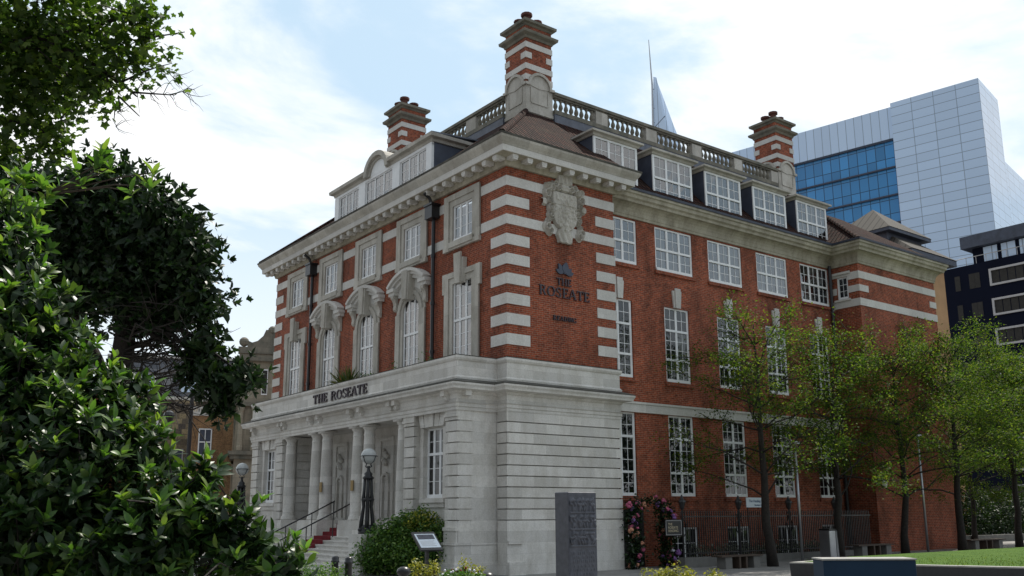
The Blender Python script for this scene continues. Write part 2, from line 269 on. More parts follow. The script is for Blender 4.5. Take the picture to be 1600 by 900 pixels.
# ------------------------------------------------------------------ mesh helpers
class MB:
    def __init__(s): s.v = []; s.f = []
    def add(s, vs, fs):
        k = len(s.v); s.v += [tuple(p) for p in vs]; s.f += [tuple(i + k for i in f) for f in fs]; return s
    def hexa(s, c):          # 8 corners: 4 bottom, 4 top
        return s.add(c, [(3, 2, 1, 0), (4, 5, 6, 7), (0, 1, 5, 4), (1, 2, 6, 5), (2, 3, 7, 6), (3, 0, 4, 7)])
    def box(s, x0, x1, y0, y1, z0, z1):
        return s.hexa([(x0, y0, z0), (x1, y0, z0), (x1, y1, z0), (x0, y1, z0), (x0, y0, z1), (x1, y0, z1), (x1, y1, z1), (x0, y1, z1)])
    def pbox(s, pl, u0, u1, d0, d1, z0, z1):
        return s.hexa([pl(u0, d0, z0), pl(u1, d0, z0), pl(u1, d1, z0), pl(u0, d1, z0), pl(u0, d0, z1), pl(u1, d0, z1), pl(u1, d1, z1), pl(u0, d1, z1)])
    def rbox(s, c, sx, sy, sz, rz=0.0):
        ca, sa = math.cos(rz), math.sin(rz); P = []
        for z in (c[2], c[2] + sz):
            for a, b in ((-1, -1), (1, -1), (1, 1), (-1, 1)):
                x, y = a * sx / 2, b * sy / 2; P.append((c[0] + x * ca - y * sa, c[1] + x * sa + y * ca, z))
        return s.hexa(P)
    def prism(s, poly, pl, d0, d1):      # poly in (u, z), extruded along d
        n = len(poly); P = [pl(u, d0, z) for u, z in poly] + [pl(u, d1, z) for u, z in poly]
        return s.add(P, [tuple(range(n))[::-1], tuple(range(n, 2 * n))] + [(i, (i + 1) % n, n + (i + 1) % n, n + i) for i in range(n)])
    def quad(s, a, b, c, d): return s.add([a, b, c, d], [(0, 1, 2, 3)])
    def lathe(s, prof, c=(0, 0, 0), n=16, cap=True):
        P = []; F = []
        for r, z in prof:
            for k in range(n): P.append((c[0] + r * math.cos(2 * math.pi * k / n), c[1] + r * math.sin(2 * math.pi * k / n), c[2] + z))
        for i in range(len(prof) - 1):
            for k in range(n):
                j = (k + 1) % n; F.append((i * n + k, i * n + j, (i + 1) * n + j, (i + 1) * n + k))
        if cap: F += [tuple(range(n))[::-1], tuple(range((len(prof) - 1) * n, len(prof) * n))]
        return s.add(P, F)
    def tube(s, path, r, n=7, cap=True):
        path = [Vector(p) for p in path]; rr = r if isinstance(r, (list, tuple)) else [r] * len(path)
        P = []; F = []; prev = None
        for i, p in enumerate(path):
            t = (path[min(i + 1, len(path) - 1)] - path[max(i - 1, 0)]).normalized()
            if prev is None: a = t.orthogonal().normalized()
            else:
                a = prev - t * prev.dot(t); a = a.normalized() if a.length > 1e-6 else t.orthogonal().normalized()
            prev = a; b = t.cross(a)
            for k in range(n):
                w = 2 * math.pi * k / n; P.append(p + (a * math.cos(w) + b * math.sin(w)) * rr[i])
        for i in range(len(path) - 1):
            for k in range(n):
                j = (k + 1) % n; F.append((i * n + k, i * n + j, (i + 1) * n + j, (i + 1) * n + k))
        if cap: F += [tuple(range(n))[::-1], tuple(range((len(path) - 1) * n, len(path) * n))]
        return s.add(P, F)
    def sweep(s, path, prof, closed=False):
        """profile (offset, z) carried along a plan path, outward = right of travel, mitred at corners"""
        n = len(path); k = len(prof); P = []; F = []
        for i, p in enumerate(path):
            def nrm(a, b):
                dx, dy = b[0] - a[0], b[1] - a[1]; q = math.hypot(dx, dy); return (dy / q, -dx / q)
            if closed: n0 = nrm(path[i - 1], p); n1 = nrm(p, path[(i + 1) % n])
            else:
                n0 = nrm(path[max(i - 1, 0)], path[max(i - 1, 0) + 1]); n1 = nrm(path[min(i, n - 2)], path[min(i, n - 2) + 1])
            den = 1 + n0[0] * n1[0] + n0[1] * n1[1]; mx_, my_ = (n0[0] + n1[0]) / den, (n0[1] + n1[1]) / den
            for o, z in prof: P.append((p[0] + mx_ * o, p[1] + my_ * o, z))
        for i in range(n if closed else n - 1):
            j = (i + 1) % n
            for a in range(k):
                b = (a + 1) % k; F.append((i * k + a, j * k + a, j * k + b, i * k + b))
        if not closed: F += [tuple(range(k)), tuple(range((n - 1) * k, n * k))[::-1]]
        return s.add(P, F)
    def wall(s, pl, u0, u1, z0, z1, holes=(), depth=0.25):
        us = sorted({u0, u1, *[h[0] for h in holes], *[h[1] for h in holes]}); zs = sorted({z0, z1, *[h[2] for h in holes], *[h[3] for h in holes]})
        for a, b in zip(us, us[1:]):
            for c, d in zip(zs, zs[1:]):
                um, zm = (a + b) / 2, (c + d) / 2
                if any(h[0] < um < h[1] and h[2] < zm < h[3] for h in holes): continue
                s.quad(pl(a, 0, c), pl(b, 0, c), pl(b, 0, d), pl(a, 0, d))
        for a, b, c, d in holes:
            for (p, q), (r, t) in (((a, c), (b, c)), ((b, c), (b, d)), ((b, d), (a, d)), ((a, d), (a, c))):
                s.quad(pl(p, 0, q), pl(r, 0, t), pl(r, -depth, t), pl(p, -depth, q))
        return s
    def ball(s, c, r, n=8, rz=None):
        rz = rz or r; prof = [(max(0.001, r * math.sin(math.pi * i / n)), -rz * math.cos(math.pi * i / n)) for i in range(n + 1)]
        return s.lathe(prof, c, n + 2, False)
    def build(s, name, mat, parent=None, smooth=False, recalc=True, bevel=0.0):
        me = bpy.data.meshes.new(name); me.from_pydata(s.v, [], s.f)
        if recalc or bevel:
            b = bmesh.new(); b.from_mesh(me); bmesh.ops.recalc_face_normals(b, faces=b.faces)
            if bevel: bmesh.ops.bevel(b, geom=list(b.edges), offset=bevel, segments=1, affect='EDGES', clamp_overlap=True)
            b.to_mesh(me); b.free()
        if smooth: me.shade_smooth()
        me.materials.append(mat); o = bpy.data.objects.new(name, me); COL.objects.link(o)
        if parent: o.parent = parent
        return o
def front(x): return lambda u, d, z: (x - d, u, z)          # faces -x, u = y
def side(y): return lambda u, d, z: (u, y - d, z)           # faces -y, u = x
def frame_plane(o, ang):                                     # any upright plane: u along ang, outward to the right of it
    ca, sa = math.cos(ang), math.sin(ang)
    return lambda u, d, z: (o[0] + u * ca + d * sa, o[1] + u * sa - d * ca, z)
def tag(o, label=None, cat=None, group=None, kind=None):
    if label: o['label'] = label
    if cat: o['category'] = cat
    if group: o['group'] = group
    if kind: o['kind'] = kind
    return o
def thing(name, label, cat, loc=(0, 0, 0), rz=0.0, group=None):
    o = bpy.data.objects.new(name, None); COL.objects.link(o); o.location = loc; o.rotation_euler = (0, 0, rz); o.empty_display_size = 0.3
    return tag(o, label, cat, group)
def copy_tree(o, parent=None):
    c = o.copy(); COL.objects.link(c); c.parent = parent
    for ch in list(o.children): copy_tree(ch, c)
    return c
def flat(name, mat, pts, parent=None, kind=None):
    o = MB().add(pts, [tuple(range(len(pts)))]).build(name, mat, parent, recalc=False)
    if kind: o['kind'] = kind
    return o
def text_mesh(name, txt, size, mat, parent, M4, depth=0.004, align='CENTER', spacing=1.0):
    c = bpy.data.curves.new(name, 'FONT'); c.body = txt; c.size = size; c.extrude = depth; c.align_x = align; c.align_y = 'CENTER'; c.space_line = spacing
    t = bpy.data.objects.new(name, c); COL.objects.link(t); bpy.context.view_layer.update()
    me = bpy.data.meshes.new_from_object(t.evaluated_get(bpy.context.evaluated_depsgraph_get())); bpy.data.objects.remove(t)
    me.transform(M4); me.materials.clear(); me.materials.append(mat)
    o = bpy.data.objects.new(name, me); COL.objects.link(o); o.parent = parent
    return o

# serif capitals drawn as strokes: (convex polygons in a box of height 1), width
def glyph(ch):
    st, th, sf = 0.15, 0.075, 0.055
    R_ = lambda a, b, c, d: [(a, c), (b, c), (b, d), (a, d)]
    def serif(x, z, up): return [(x - 0.10, z), (x + st + 0.10, z), (x + st + 0.02, z + (sf if up else -sf)), (x - 0.02, z + (sf if up else -sf))]
    def arc(cx, cz, rx, rz, a0, a1, w0, w1, n=14):
        P = []
        for k in range(n):
            q = []
            for t in (k / n, (k + 1) / n):
                a = a0 + (a1 - a0) * t; w = w0 + (w1 - w0) * abs(math.cos(a))
                q.append(((cx + rx * math.cos(a), cz + rz * math.sin(a)), (cx + (rx - w) * math.cos(a), cz + (rz - min(w, th * 1.1 + w * .3)) * math.sin(a))))
            P.append([q[0][0], q[1][0], q[1][1], q[0][1]])
        return P
    if ch == 'T': return [R_(.30, .30 + st, 0, 1), R_(0.02, .73, 1 - th, 1), serif(.30, 0, True), [(0, .74), (.05, .74), (.11, 1 - th), (.02, 1 - th)], [(.70, .74), (.75, .74), (.73, 1 - th), (.64, 1 - th)]], .78
    if ch == 'H': return [R_(.12, .12 + st, 0, 1), R_(.60, .60 + st, 0, 1), R_(.12 + st, .60, .47, .47 + th), serif(.12, 0, True), serif(.60, 0, True), serif(.12, 1, False), serif(.60, 1, False)], .88
    if ch == 'E': return [R_(.12, .12 + st, 0, 1), R_(.04, .66, 0, th), R_(.04, .64, 1 - th, 1), R_(.12 + st, .52, .47, .47 + th), [(.60, th), (.66, th), (.70, .26), (.66, .26)], [(.58, 1 - th), (.64, 1 - th), (.66, .76), (.62, .76)], R_(.49, .535, .38, .64)], .74
    if ch == 'R': return [R_(.12, .12 + st, 0, 1), serif(.12, 0, True), R_(.04, .45, 1 - th, 1), R_(.12 + st, .45, .48, .48 + th)] + arc(.42, .74, .30, .26, -math.pi / 2, math.pi / 2, th, .15) + [[(.42, .50), (.58, .50), (.84, .0), (.66, .0)], R_(.64, .92, 0, .05)], .90
    if ch == 'O': return arc(.46, .5, .44, .52, 0, 2 * math.pi, th, .17, 28), .94
    if ch == 'S': return arc(.36, .76, .27, .26, math.pi * .10, math.pi * 1.5, th, .14) + arc(.36, .25, .30, .27, -math.pi * .92, math.pi * .5, th, .15) + [[(.58, .66), (.63, .66), (.63, .98), (.58, .92)], [(.07, .04), (.12, .08), (.12, .34), (.07, .34)]], .74
    if ch == 'A': return [[(.06, 0), (.12, 0), (.44, 1), (.38, 1)], [(.36, 1), (.52, 1), (.86, 0), (.68, 0)], R_(.22, .64, .30, .30 + th), R_(.0, .22, 0, sf), R_(.58, .94, 0, sf)], .94
    if ch == 'D': return [R_(.12, .12 + st, 0, 1), R_(.04, .42, 0, th), R_(.04, .42, 1 - th, 1)] + arc(.40, .5, .44, .5, -math.pi / 2, math.pi / 2, th, .16, 18), .90
    if ch == 'I': return [R_(.12, .12 + st, 0, 1), serif(.12, 0, True), serif(.12, 1, False)], .40
    if ch == 'N': return [R_(.12, .20, 0, 1), R_(.68, .76, 0, 1), [(.10, 1), (.28, 1), (.76, 0), (.62, 0)], R_(.02, .30, 0, sf), R_(.58, .86, 1 - sf, 1)], .90
    if ch == 'G': return arc(.46, .5, .44, .52, math.pi * .22, math.pi * 1.72, th, .17, 22) + [R_(.66, .80, .06, .46), R_(.56, .88, .42, .48), [(.74, .70), (.79, .70), (.79, .98), (.74, .93)]], .90
    return [], .4
def letters(txt, h, width):
    """yields one MB-ready polygon list per letter, the word fitted to the given width"""
    tot = sum(glyph(c)[1] for c in txt); k = width / tot; x = 0; res = []
    for c in txt:
        polys, w = glyph(c)
        if polys: res.append((c, [[((x + px_) * k, pz * h) for px_, pz in p] for p in polys]))
        x += w
    return res

# ------------------------------------------------------------------ leaves
def leaf_sheet(name, mat, P, D, U, Ln, Wd, parent, stations=5, curl=0.25, fold=0.25):
    """n leaves as one mesh: base P, direction D, up-normal U, lengths and widths (numpy)"""
    n = len(P)
    if n == 0: return None
    D = D / np.linalg.norm(D, axis=1, keepdims=True); Sd = np.cross(D, U); Sd /= np.maximum(np.linalg.norm(Sd, axis=1, keepdims=True), 1e-6); U = np.cross(Sd, D)
    ts = np.linspace(0, 1, stations); prof = np.sin(np.pi * ts ** 0.85) ** 0.8; prof[0] = 0.08; prof[-1] = 0.02
    V = np.zeros((n, stations, 3, 3))
    for i, t in enumerate(ts):
        c = P + D * (Ln * t)[:, None] - U * (Ln * curl * t * t)[:, None]
        w = (Wd * 0.5 * prof[i])[:, None]; lift = U * (Wd * 0.5 * prof[i] * fold)[:, None]
        V[:, i, 0] = c + Sd * w + lift; V[:, i, 1] = c; V[:, i, 2] = c - Sd * w + lift
    F = []
    for i in range(stations - 1):
        for a in (0, 1): F.append((i * 3 + a, i * 3 + a + 1, (i + 1) * 3 + a + 1, (i + 1) * 3 + a))
    F = np.array(F); A = (np.arange(n) * stations * 3)[:, None, None] + F[None]
    return np_mesh(name, mat, V.reshape(-1, 3), A.reshape(-1, 4), parent)
def np_mesh(name, mat, V, Q, parent, smooth=True):
    me = bpy.data.meshes.new(name); k = Q.shape[1]
    me.vertices.add(len(V)); me.vertices.foreach_set('co', V.astype(np.float32).ravel())
    me.loops.add(Q.size); me.loops.foreach_set('vertex_index', Q.astype(np.int32).ravel())
    me.polygons.add(len(Q)); me.polygons.foreach_set('loop_start', np.arange(0, Q.size, k, dtype=np.int32))
    me.update(calc_edges=True); me.validate()
    if smooth: me.shade_smooth()
    me.materials.append(mat); o = bpy.data.objects.new(name, me); COL.objects.link(o)
    if parent: o.parent = parent
    return o
def small_leaves(name, mat, P, size, parent, up=0.4, rng=RNG):
    """folded two-quad leaves, random attitude"""
    n = len(P); d = rng.normal(size=(n, 3)); d[:, 2] *= 0.6; u = rng.normal(size=(n, 3)); u[:, 2] = np.abs(u[:, 2]) + up
    return leaf_sheet(name, mat, P, d, u, size * rng.uniform(.7, 1.3, n), size * rng.uniform(.45, .7, n), parent, 3, 0.2, 0.3)
def star_leaves(name, mat, P, size, parent, rng=RNG):
    """five-lobed leaves"""
    n = len(P); nn = rng.normal(size=(n, 3)); nn[:, 2] = np.abs(nn[:, 2]) + 0.5; nn /= np.linalg.norm(nn, axis=1, keepdims=True)
    a = np.cross(nn, rng.normal(size=(n, 3))); a /= np.linalg.norm(a, axis=1, keepdims=True); b = np.cross(nn, a)
    rr = [.34, .90, .62, 1.0, .68, 1.15, .68, 1.0, .62, .90]; V = np.zeros((n, 11, 3)); s = size * rng.uniform(.65, 1.25, n)
    V[:, 10] = P
    for k in range(10):
        w = 2 * np.pi * k / 10 - np.pi / 2 - 0.0
        droop = 0.18 * rr[k] ** 2
        V[:, k] = P + (a * math.cos(w) + b * math.sin(w)) * (s * rr[k] * .5)[:, None] - nn * (s * droop * .5)[:, None]
    F = np.array([(10, k, (k + 1) % 10) for k in range(10)]); A = (np.arange(n) * 11)[:, None, None] + F[None]
    return np_mesh(name, mat, V.reshape(-1, 3), A.reshape(-1, 3), parent)
def rosettes(name, mat, tips, dirs, ln, wd, parent, per=(6, 10), rng=RNG, stations=5, curl=0.28):
    P = []; D = []; U = []
    for p, d in zip(tips, dirs):
        d = d / np.linalg.norm(d); a = np.cross(d, rng.normal(size=3)); a /= np.linalg.norm(a); b = np.cross(d, a); k = rng.integers(*per); ph = rng.uniform(0, 6.28)
        for i in range(k):
            w = ph + i * 2.4; tilt = rng.uniform(.35, 1.45) * (0.45 + 0.75 * i / k); r = a * math.cos(w) + b * math.sin(w)
            P.append(p - d * ln * 0.35 * (i / k)); D.append(d * math.cos(tilt) + r * math.sin(tilt)); U.append(d * math.sin(tilt) - r * math.cos(tilt) + rng.normal(size=3) * .25)
    n = len(P)
    return leaf_sheet(name, mat, np.array(P), np.array(D), np.array(U), ln * rng.uniform(.6, 1.2, n), wd * rng.uniform(.7, 1.2, n), parent, stations, curl, 0.22)
def in_clumps(cl, n, rng=RNG, shell=0.5):
    """n points spread through ellipsoid clumps [(centre, (rx, ry, rz))], denser towards the skin; also the outward direction"""
    w = np.array([c[1][0] * c[1][1] * c[1][2] for c in cl]) ** (2 / 3); idx = rng.choice(len(cl), n, p=w / w.sum())
    d = rng.normal(size=(n, 3)); d /= np.linalg.norm(d, axis=1, keepdims=True); r = rng.uniform(0, 1, n) ** shell
    c = np.array([k[0] for k in cl])[idx]; e = np.array([k[1] for k in cl])[idx]
    return c + d * e * r[:, None], d

# ------------------------------------------------------------------ the ground
def gz(x): return 0.0 if x < 11 else min(0.2, (x - 11) * 0.04)
g = MB()
xs = [-400, -60, -20, 0, 11, 13.5, 16, 30, 60, 400, 900]
for a, b in zip(xs, xs[1:]): g.quad((a, -500, gz(a)), (b, -500, gz(b)), (b, 900, gz(b)), (a, 900, gz(a)))
ground = g.build('ground', M['paving'], recalc=False); ground['kind'] = 'structure'
lawn = MB(); LZ = 0.56
lawn.add([(4.75, -7.9, LZ), (7.05, -13.4, LZ), (8.8, -19, LZ), (60, -19, LZ), (60, -8.6, LZ), (30, -8.0, LZ + .1), (12, -7.6, LZ + .06), (8, -7.4, LZ + .04)], [tuple(range(8))])
lo = lawn.build('lawn', M['turf'], recalc=False); lo['kind'] = 'structure'
n = 16000; gx = RNG.uniform(5, 34, n); gy = RNG.uniform(-14, -7.7, n); keep = (gx - 4.75) * 5.5 + (gy + 7.9) * 2.3 > 0.3; gx, gy = gx[keep], gy[keep]; n = len(gx)
gd = RNG.normal(size=(n, 3)) * .5; gd[:, 2] = 1
go = leaf_sheet('grass', M['l_plaza'], np.stack([gx, gy, np.full(n, LZ - .01)], 1), gd, RNG.normal(size=(n, 3)), RNG.uniform(.05, .10, n), np.full(n, .014), None, 3)
go['kind'] = 'stuff'; go['label'] = 'short mown grass blades on the raised lawn'; go['category'] = 'grass'

# ------------------------------------------------------------------ the hotel
H = thing('hotel_building', 'four storey red brick hotel with white stone ground floor and striped chimneys', 'hotel')
F0, S0, W0 = front(0.0), side(0.0), side(0.6)
FAR_X, FAR_Y, FAR_E = 20.3, -0.9, 27.2
FX, FY, FE = front(FAR_X), side(FAR_Y), (lambda u, d, z: (FAR_E + d, u, z))
FC = [2.75, 6.42, 10.1, 13.78, 17.5]                   # front bay centres
WC = [5.9, 9.2, 12.44, 15.72, 18.97]                   # wing bay centres
frames_holes = []
# ---- walls
fh = [(c - .67, c + .67, 12.12, 13.58) for c in FC] + [(c - .64, c + .64, 6.95, 10.55) for c in FC]
wb = MB().wall(F0, 0, 20.2, 6.15, 14.3, fh, .22).build('wall', M['brick'], H)
w2 = MB().wall(S0, 0, 5.17, 6.15, 14.3); w2.quad((5.17, 0, 0), (5.17, .6, 0), (5.17, .6, 14.6), (5.17, 0, 14.6)); w2.build('wall', M['brick'], H)
wh = [(c - 1.12, c + 1.12, 11.74, 13.6) for c in WC[1:]] + [(5.17, 7.02, 11.74, 13.6)]
for z0, z1 in ((7.15, 10.24), (2.62, 5.79)): wh += [(c - .73, c + .73, z0, z1) for c in WC[1:]] + [(5.2, 6.65, z0, z1)]
wh += [(c - .75, c + .75, .15, 1.42) for c in WC[1:]]
MB().wall(W0, 5.17, FAR_X, 0, 13.8, wh, .14).build('wall', M['brick'], H)
MB().wall(FX, -.9, .6, 0, 13.75, [(-.32, .28, 12.02, 13.13)], .15).build('wall', M['brick'], H)
MB().wall(FY, FAR_X, FAR_E, 0, 13.75).build('wall', M['brick'], H)
b = MB(); b.quad((FAR_E, FAR_Y, 0), (FAR_E, 10, 0), (FAR_E, 10, 14.2), (FAR_E, FAR_Y, 14.2)); b.quad((10, 10, 0), (FAR_E, 10, 0), (FAR_E, 10, 15), (10, 10, 15))
b.quad((10, 10, 0), (10, 20.2, 0), (10, 20.2, 15), (10, 10, 15)); b.quad((0, 20.2, 0), (10, 20.2, 0), (10, 20.2, 14.5), (0, 20.2, 14.5))
b.build('wall', M['brick'], H)
# dark rooms behind the panes
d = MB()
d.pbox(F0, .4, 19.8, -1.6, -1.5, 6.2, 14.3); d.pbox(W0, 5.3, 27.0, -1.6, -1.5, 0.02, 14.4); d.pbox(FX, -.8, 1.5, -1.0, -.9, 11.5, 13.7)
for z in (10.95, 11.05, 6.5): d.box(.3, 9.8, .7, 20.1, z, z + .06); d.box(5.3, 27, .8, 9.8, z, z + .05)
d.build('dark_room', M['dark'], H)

# ---- windows
wrng = random.Random(3)
def window(pl, u0, u1, z0, z1, dd, lights, panes, secs, transoms, border=.07, mull=.06, bar=.022, curtain=0.35, sill=0.05, parent=None, glass='glass', hide_left=None):
    """secs: rows of panes in each section, bottom to top; transoms: heights between the sections"""
    fr = MB(); gl = MB(); cu = MB(); d0, d1 = dd - .05, dd + .006
    fr.pbox(pl, u0, u0 + border, d0, d1, z0, z1); fr.pbox(pl, u1 - border, u1, d0, d1, z0, z1)
    fr.pbox(pl, u0 + border, u1 - border, d0, d1, z1 - border, z1); fr.pbox(pl, u0 + border, u1 - border, d0, d1 + .05, z0, z0 + border + sill)
    a0, a1 = u0 + border, u1 - border; zz = [z0 + border + sill] + list(transoms) + [z1 - border]
    lw = (a1 - a0 - mull * (lights - 1)) / lights
    for i in range(lights - 1): fr.pbox(pl, a0 + (i + 1) * lw + i * mull, a0 + (i + 1) * (lw + mull), d0 + .002, d1 - .004, z0 + border + sill, z1 - border)
    for t in transoms: fr.pbox(pl, a0, a1, d0 + .004, d1 + .02, t - .045, t + .045)
    for i in range(lights):
        b0 = a0 + i * (lw + mull); b1 = b0 + lw
        for s, rows in enumerate(secs):
            c0 = zz[s] + (.045 if s else 0); c1 = zz[s + 1] - (.045 if s < len(secs) - 1 else 0)
            fr.pbox(pl, b0, b0 + .03, d0 + .012, d1 - .012, c0, c1); fr.pbox(pl, b1 - .03, b1, d0 + .012, d1 - .012, c0, c1)
            for p in range(1, panes):
                uu = b0 + (b1 - b0) * p / panes; fr.pbox(pl, uu - bar / 2, uu + bar / 2, d0 + .014, d1 - .018, c0, c1)
            for r in range(1, rows):
                zr = c0 + (c1 - c0) * r / rows; fr.pbox(pl, b0, b1, d0 + .016, d1 - .020, zr - bar / 2, zr + bar / 2)
            for p in range(panes):
                for r in range(rows):
                    g0, g1 = b0 + (b1 - b0) * p / panes, b0 + (b1 - b0) * (p + 1) / panes; h0, h1 = c0 + (c1 - c0) * r / rows, c0 + (c1 - c0) * (r + 1) / rows
                    j = [wrng.uniform(-.003, .003) for _ in range(4)]
                    q = [pl(g0, dd - .024 + j[0], h0), pl(g1, dd - .024 + j[1], h0), pl(g1, dd - .024 + j[2], h1), pl(g0, dd - .024 + j[3], h1)]
                    nv = (Vector(q[1]) - Vector(q[0])).cross(Vector(q[2]) - Vector(q[0])); ref = Vector(pl(0, 1, 0)) - Vector(pl(0, 0, 0))
                    gl.quad(*(q if nv.dot(ref) > 0 else q[::-1]))
            if wrng.random() < curtain:
                hh = wrng.choice([1.0, 1.0, .6, .35]); mode = wrng.choice(['full', 'left', 'right']) if s == 0 else 'full'
                e0, e1 = (b0, b1) if mode == 'full' else ((b0, b0 + lw * .4) if mode == 'left' else (b1 - lw * .4, b1))
                cu.quad(pl(e0, dd - .12, c1 - (c1 - c0) * hh), pl(e1, dd - .12, c1 - (c1 - c0) * hh), pl(e1, dd - .12, c1), pl(e0, dd - .12, c1))
    w = fr.build('window', M['white'], parent or H)
    gl.build('pane', M[glass], w, recalc=False)
    if cu.v: cu.build('curtain', M['curtain'], w, recalc=False)
    return w
for c in FC:
    window(F0, c - .67, c + .67, 12.12, 13.58, -.02, 3, 1, [3], [], curtain=.35, glass='glass_front')
for k, c in enumerate(FC):
    window(F0, c - .64, c + .64, 6.95, 10.55, -.02, 3, 1, [4, 3], [9.05], curtain=.3, glass='glass_front')
for i, c in enumerate(WC):
    window(W0, c - 1.12, c + 1.12, 11.74, 13.6, -.05, 3, 2, [2, 2], [12.66], curtain=(.3, .7, .6, .15, .55)[i], glass='glass_top')
for c in WC: window(W0, c - .73, c + .73, 7.15, 10.24, -.06, 2, 2, [2, 3, 2], [8.07, 9.28], curtain=.16)
for c in WC: window(W0, c - .73, c + .73, 2.62, 5.79, -.06, 2, 2, [2, 3, 2], [3.52, 4.87], curtain=.14)
for c in WC[1:]: window(W0, c - .75, c + .75, .15, 1.42, -.08, 2, 2, [2], [], curtain=0.1)
window(FX, -.32, .28, 12.02, 13.13, -.05, 1, 2, [3], [], curtain=0)

# ---- brick sills, keystones, string courses of the wing
for c in WC:
    for z in (11.74, 7.15, 2.62):
        u0 = max(5.18, c - (1.2 if z > 11 else .83)); MB().pbox(W0, u0, c + (1.2 if z > 11 else .83), 0.0, .07, z - .17, z - .02).build('sill', M['brick'], H)
    for z in (10.25,):
        if c < 6: u = 5.9
        else: u = c
        k = MB(); k.prism([(u - .20, z), (u + .20, z), (u + .27, z + .72), (u - .27, z + .72)], W0, .003, .07); k.prism([(u - .13, z - .02), (u + .13, z - .02), (u + .16, z + .82), (u - .16, z + .82)], W0, .075, .13)
        k.build('keystone', M['band'], H)
wl = MB(); wl.pbox(W0, 5.45, FAR_X, .003, .09, 5.80, 6.17); wl.pbox(W0, 5.45, FAR_X, .003, .13, 6.12, 6.2); wl.build('string_course', M['band'], H)
# ---- stone bands and quoins
PZ = [13.83 - .7175 * k for k in range(9)]
gb = [0] + sum([[c - 1.2, c + 1.2] for c in FC], []) + [20.2]
def stone(*boxes):
    q = MB()
    for b_ in boxes: q.pbox(*b_)
    return q.build('quoin', M['band'], H)
for k, z in enumerate(PZ):
    if k in (0, 2):
        stone((S0, -.03, 5.2, 0.002, .03, z - .36, z), (F0, 0.0, gb[1], .002, .03, z - .36, z), (lambda u, d_, q_: (5.172 + d_, u, q_), .002, .6, 0, .028, z - .36, z))
        for a, b_ in zip(gb[2::2], gb[3::2]): stone((F0, a, b_ + (.03 if b_ > 20 else 0), .002, .03, z - .36, z))
    else:
        stone((S0, -.03, 1.0, .002, .03, z - .39, z), (F0, 0, .92, .002, .03, z - .39, z))
        stone((S0, 4.22, 5.2, .002, .03, z - .39, z), (lambda u, d_, q_: (5.172 + d_, u, q_), .002, .6, 0, .028, z - .39, z)); stone((F0, 19.3, 20.23, .002, .03, z - .39, z))
fb = MB(); fb.pbox(FY, FAR_X - .03, FAR_E + .03, .002, .03, 12.93, 13.29); fb.pbox(FX, -.9, .6, .002, .03, 12.93 + .2, 13.29); fb.pbox(FX, -.9, -.32, .002, .028, 12.93, 13.13)
fb.build('string_course', M['band'], H); fb = MB()
MB().pbox(FY, FAR_E - .6, FAR_E + .03, .002, .03, 12.3, 12.62).build('quoin', M['band'], H); fb.pbox(FY, FAR_X - .03, FAR_X + .75, .002, .03, 12.3, 12.62); fb.pbox(FX, -.9, -.34, .002, .03, 12.3, 12.62); fb.build('quoin', M['band'], H); MB().pbox(FX, .3, .6, .002, .03, 12.3, 12.62).build('quoin', M['band'], H); fb = MB()
fb.pbox(FY, FAR_X - .03, FAR_E + .03, .002, .03, 11.6, 11.96); fb.pbox(FX, -.9, .6, .002, .03, 11.6, 11.96); fb.pbox(FX, -.45, .42, .03, .10, 11.93, 12.02); fb.pbox(FX, -.5, .45, .03, .12, 13.25, 13.36)
fb.build('string_course', M['band'], H)

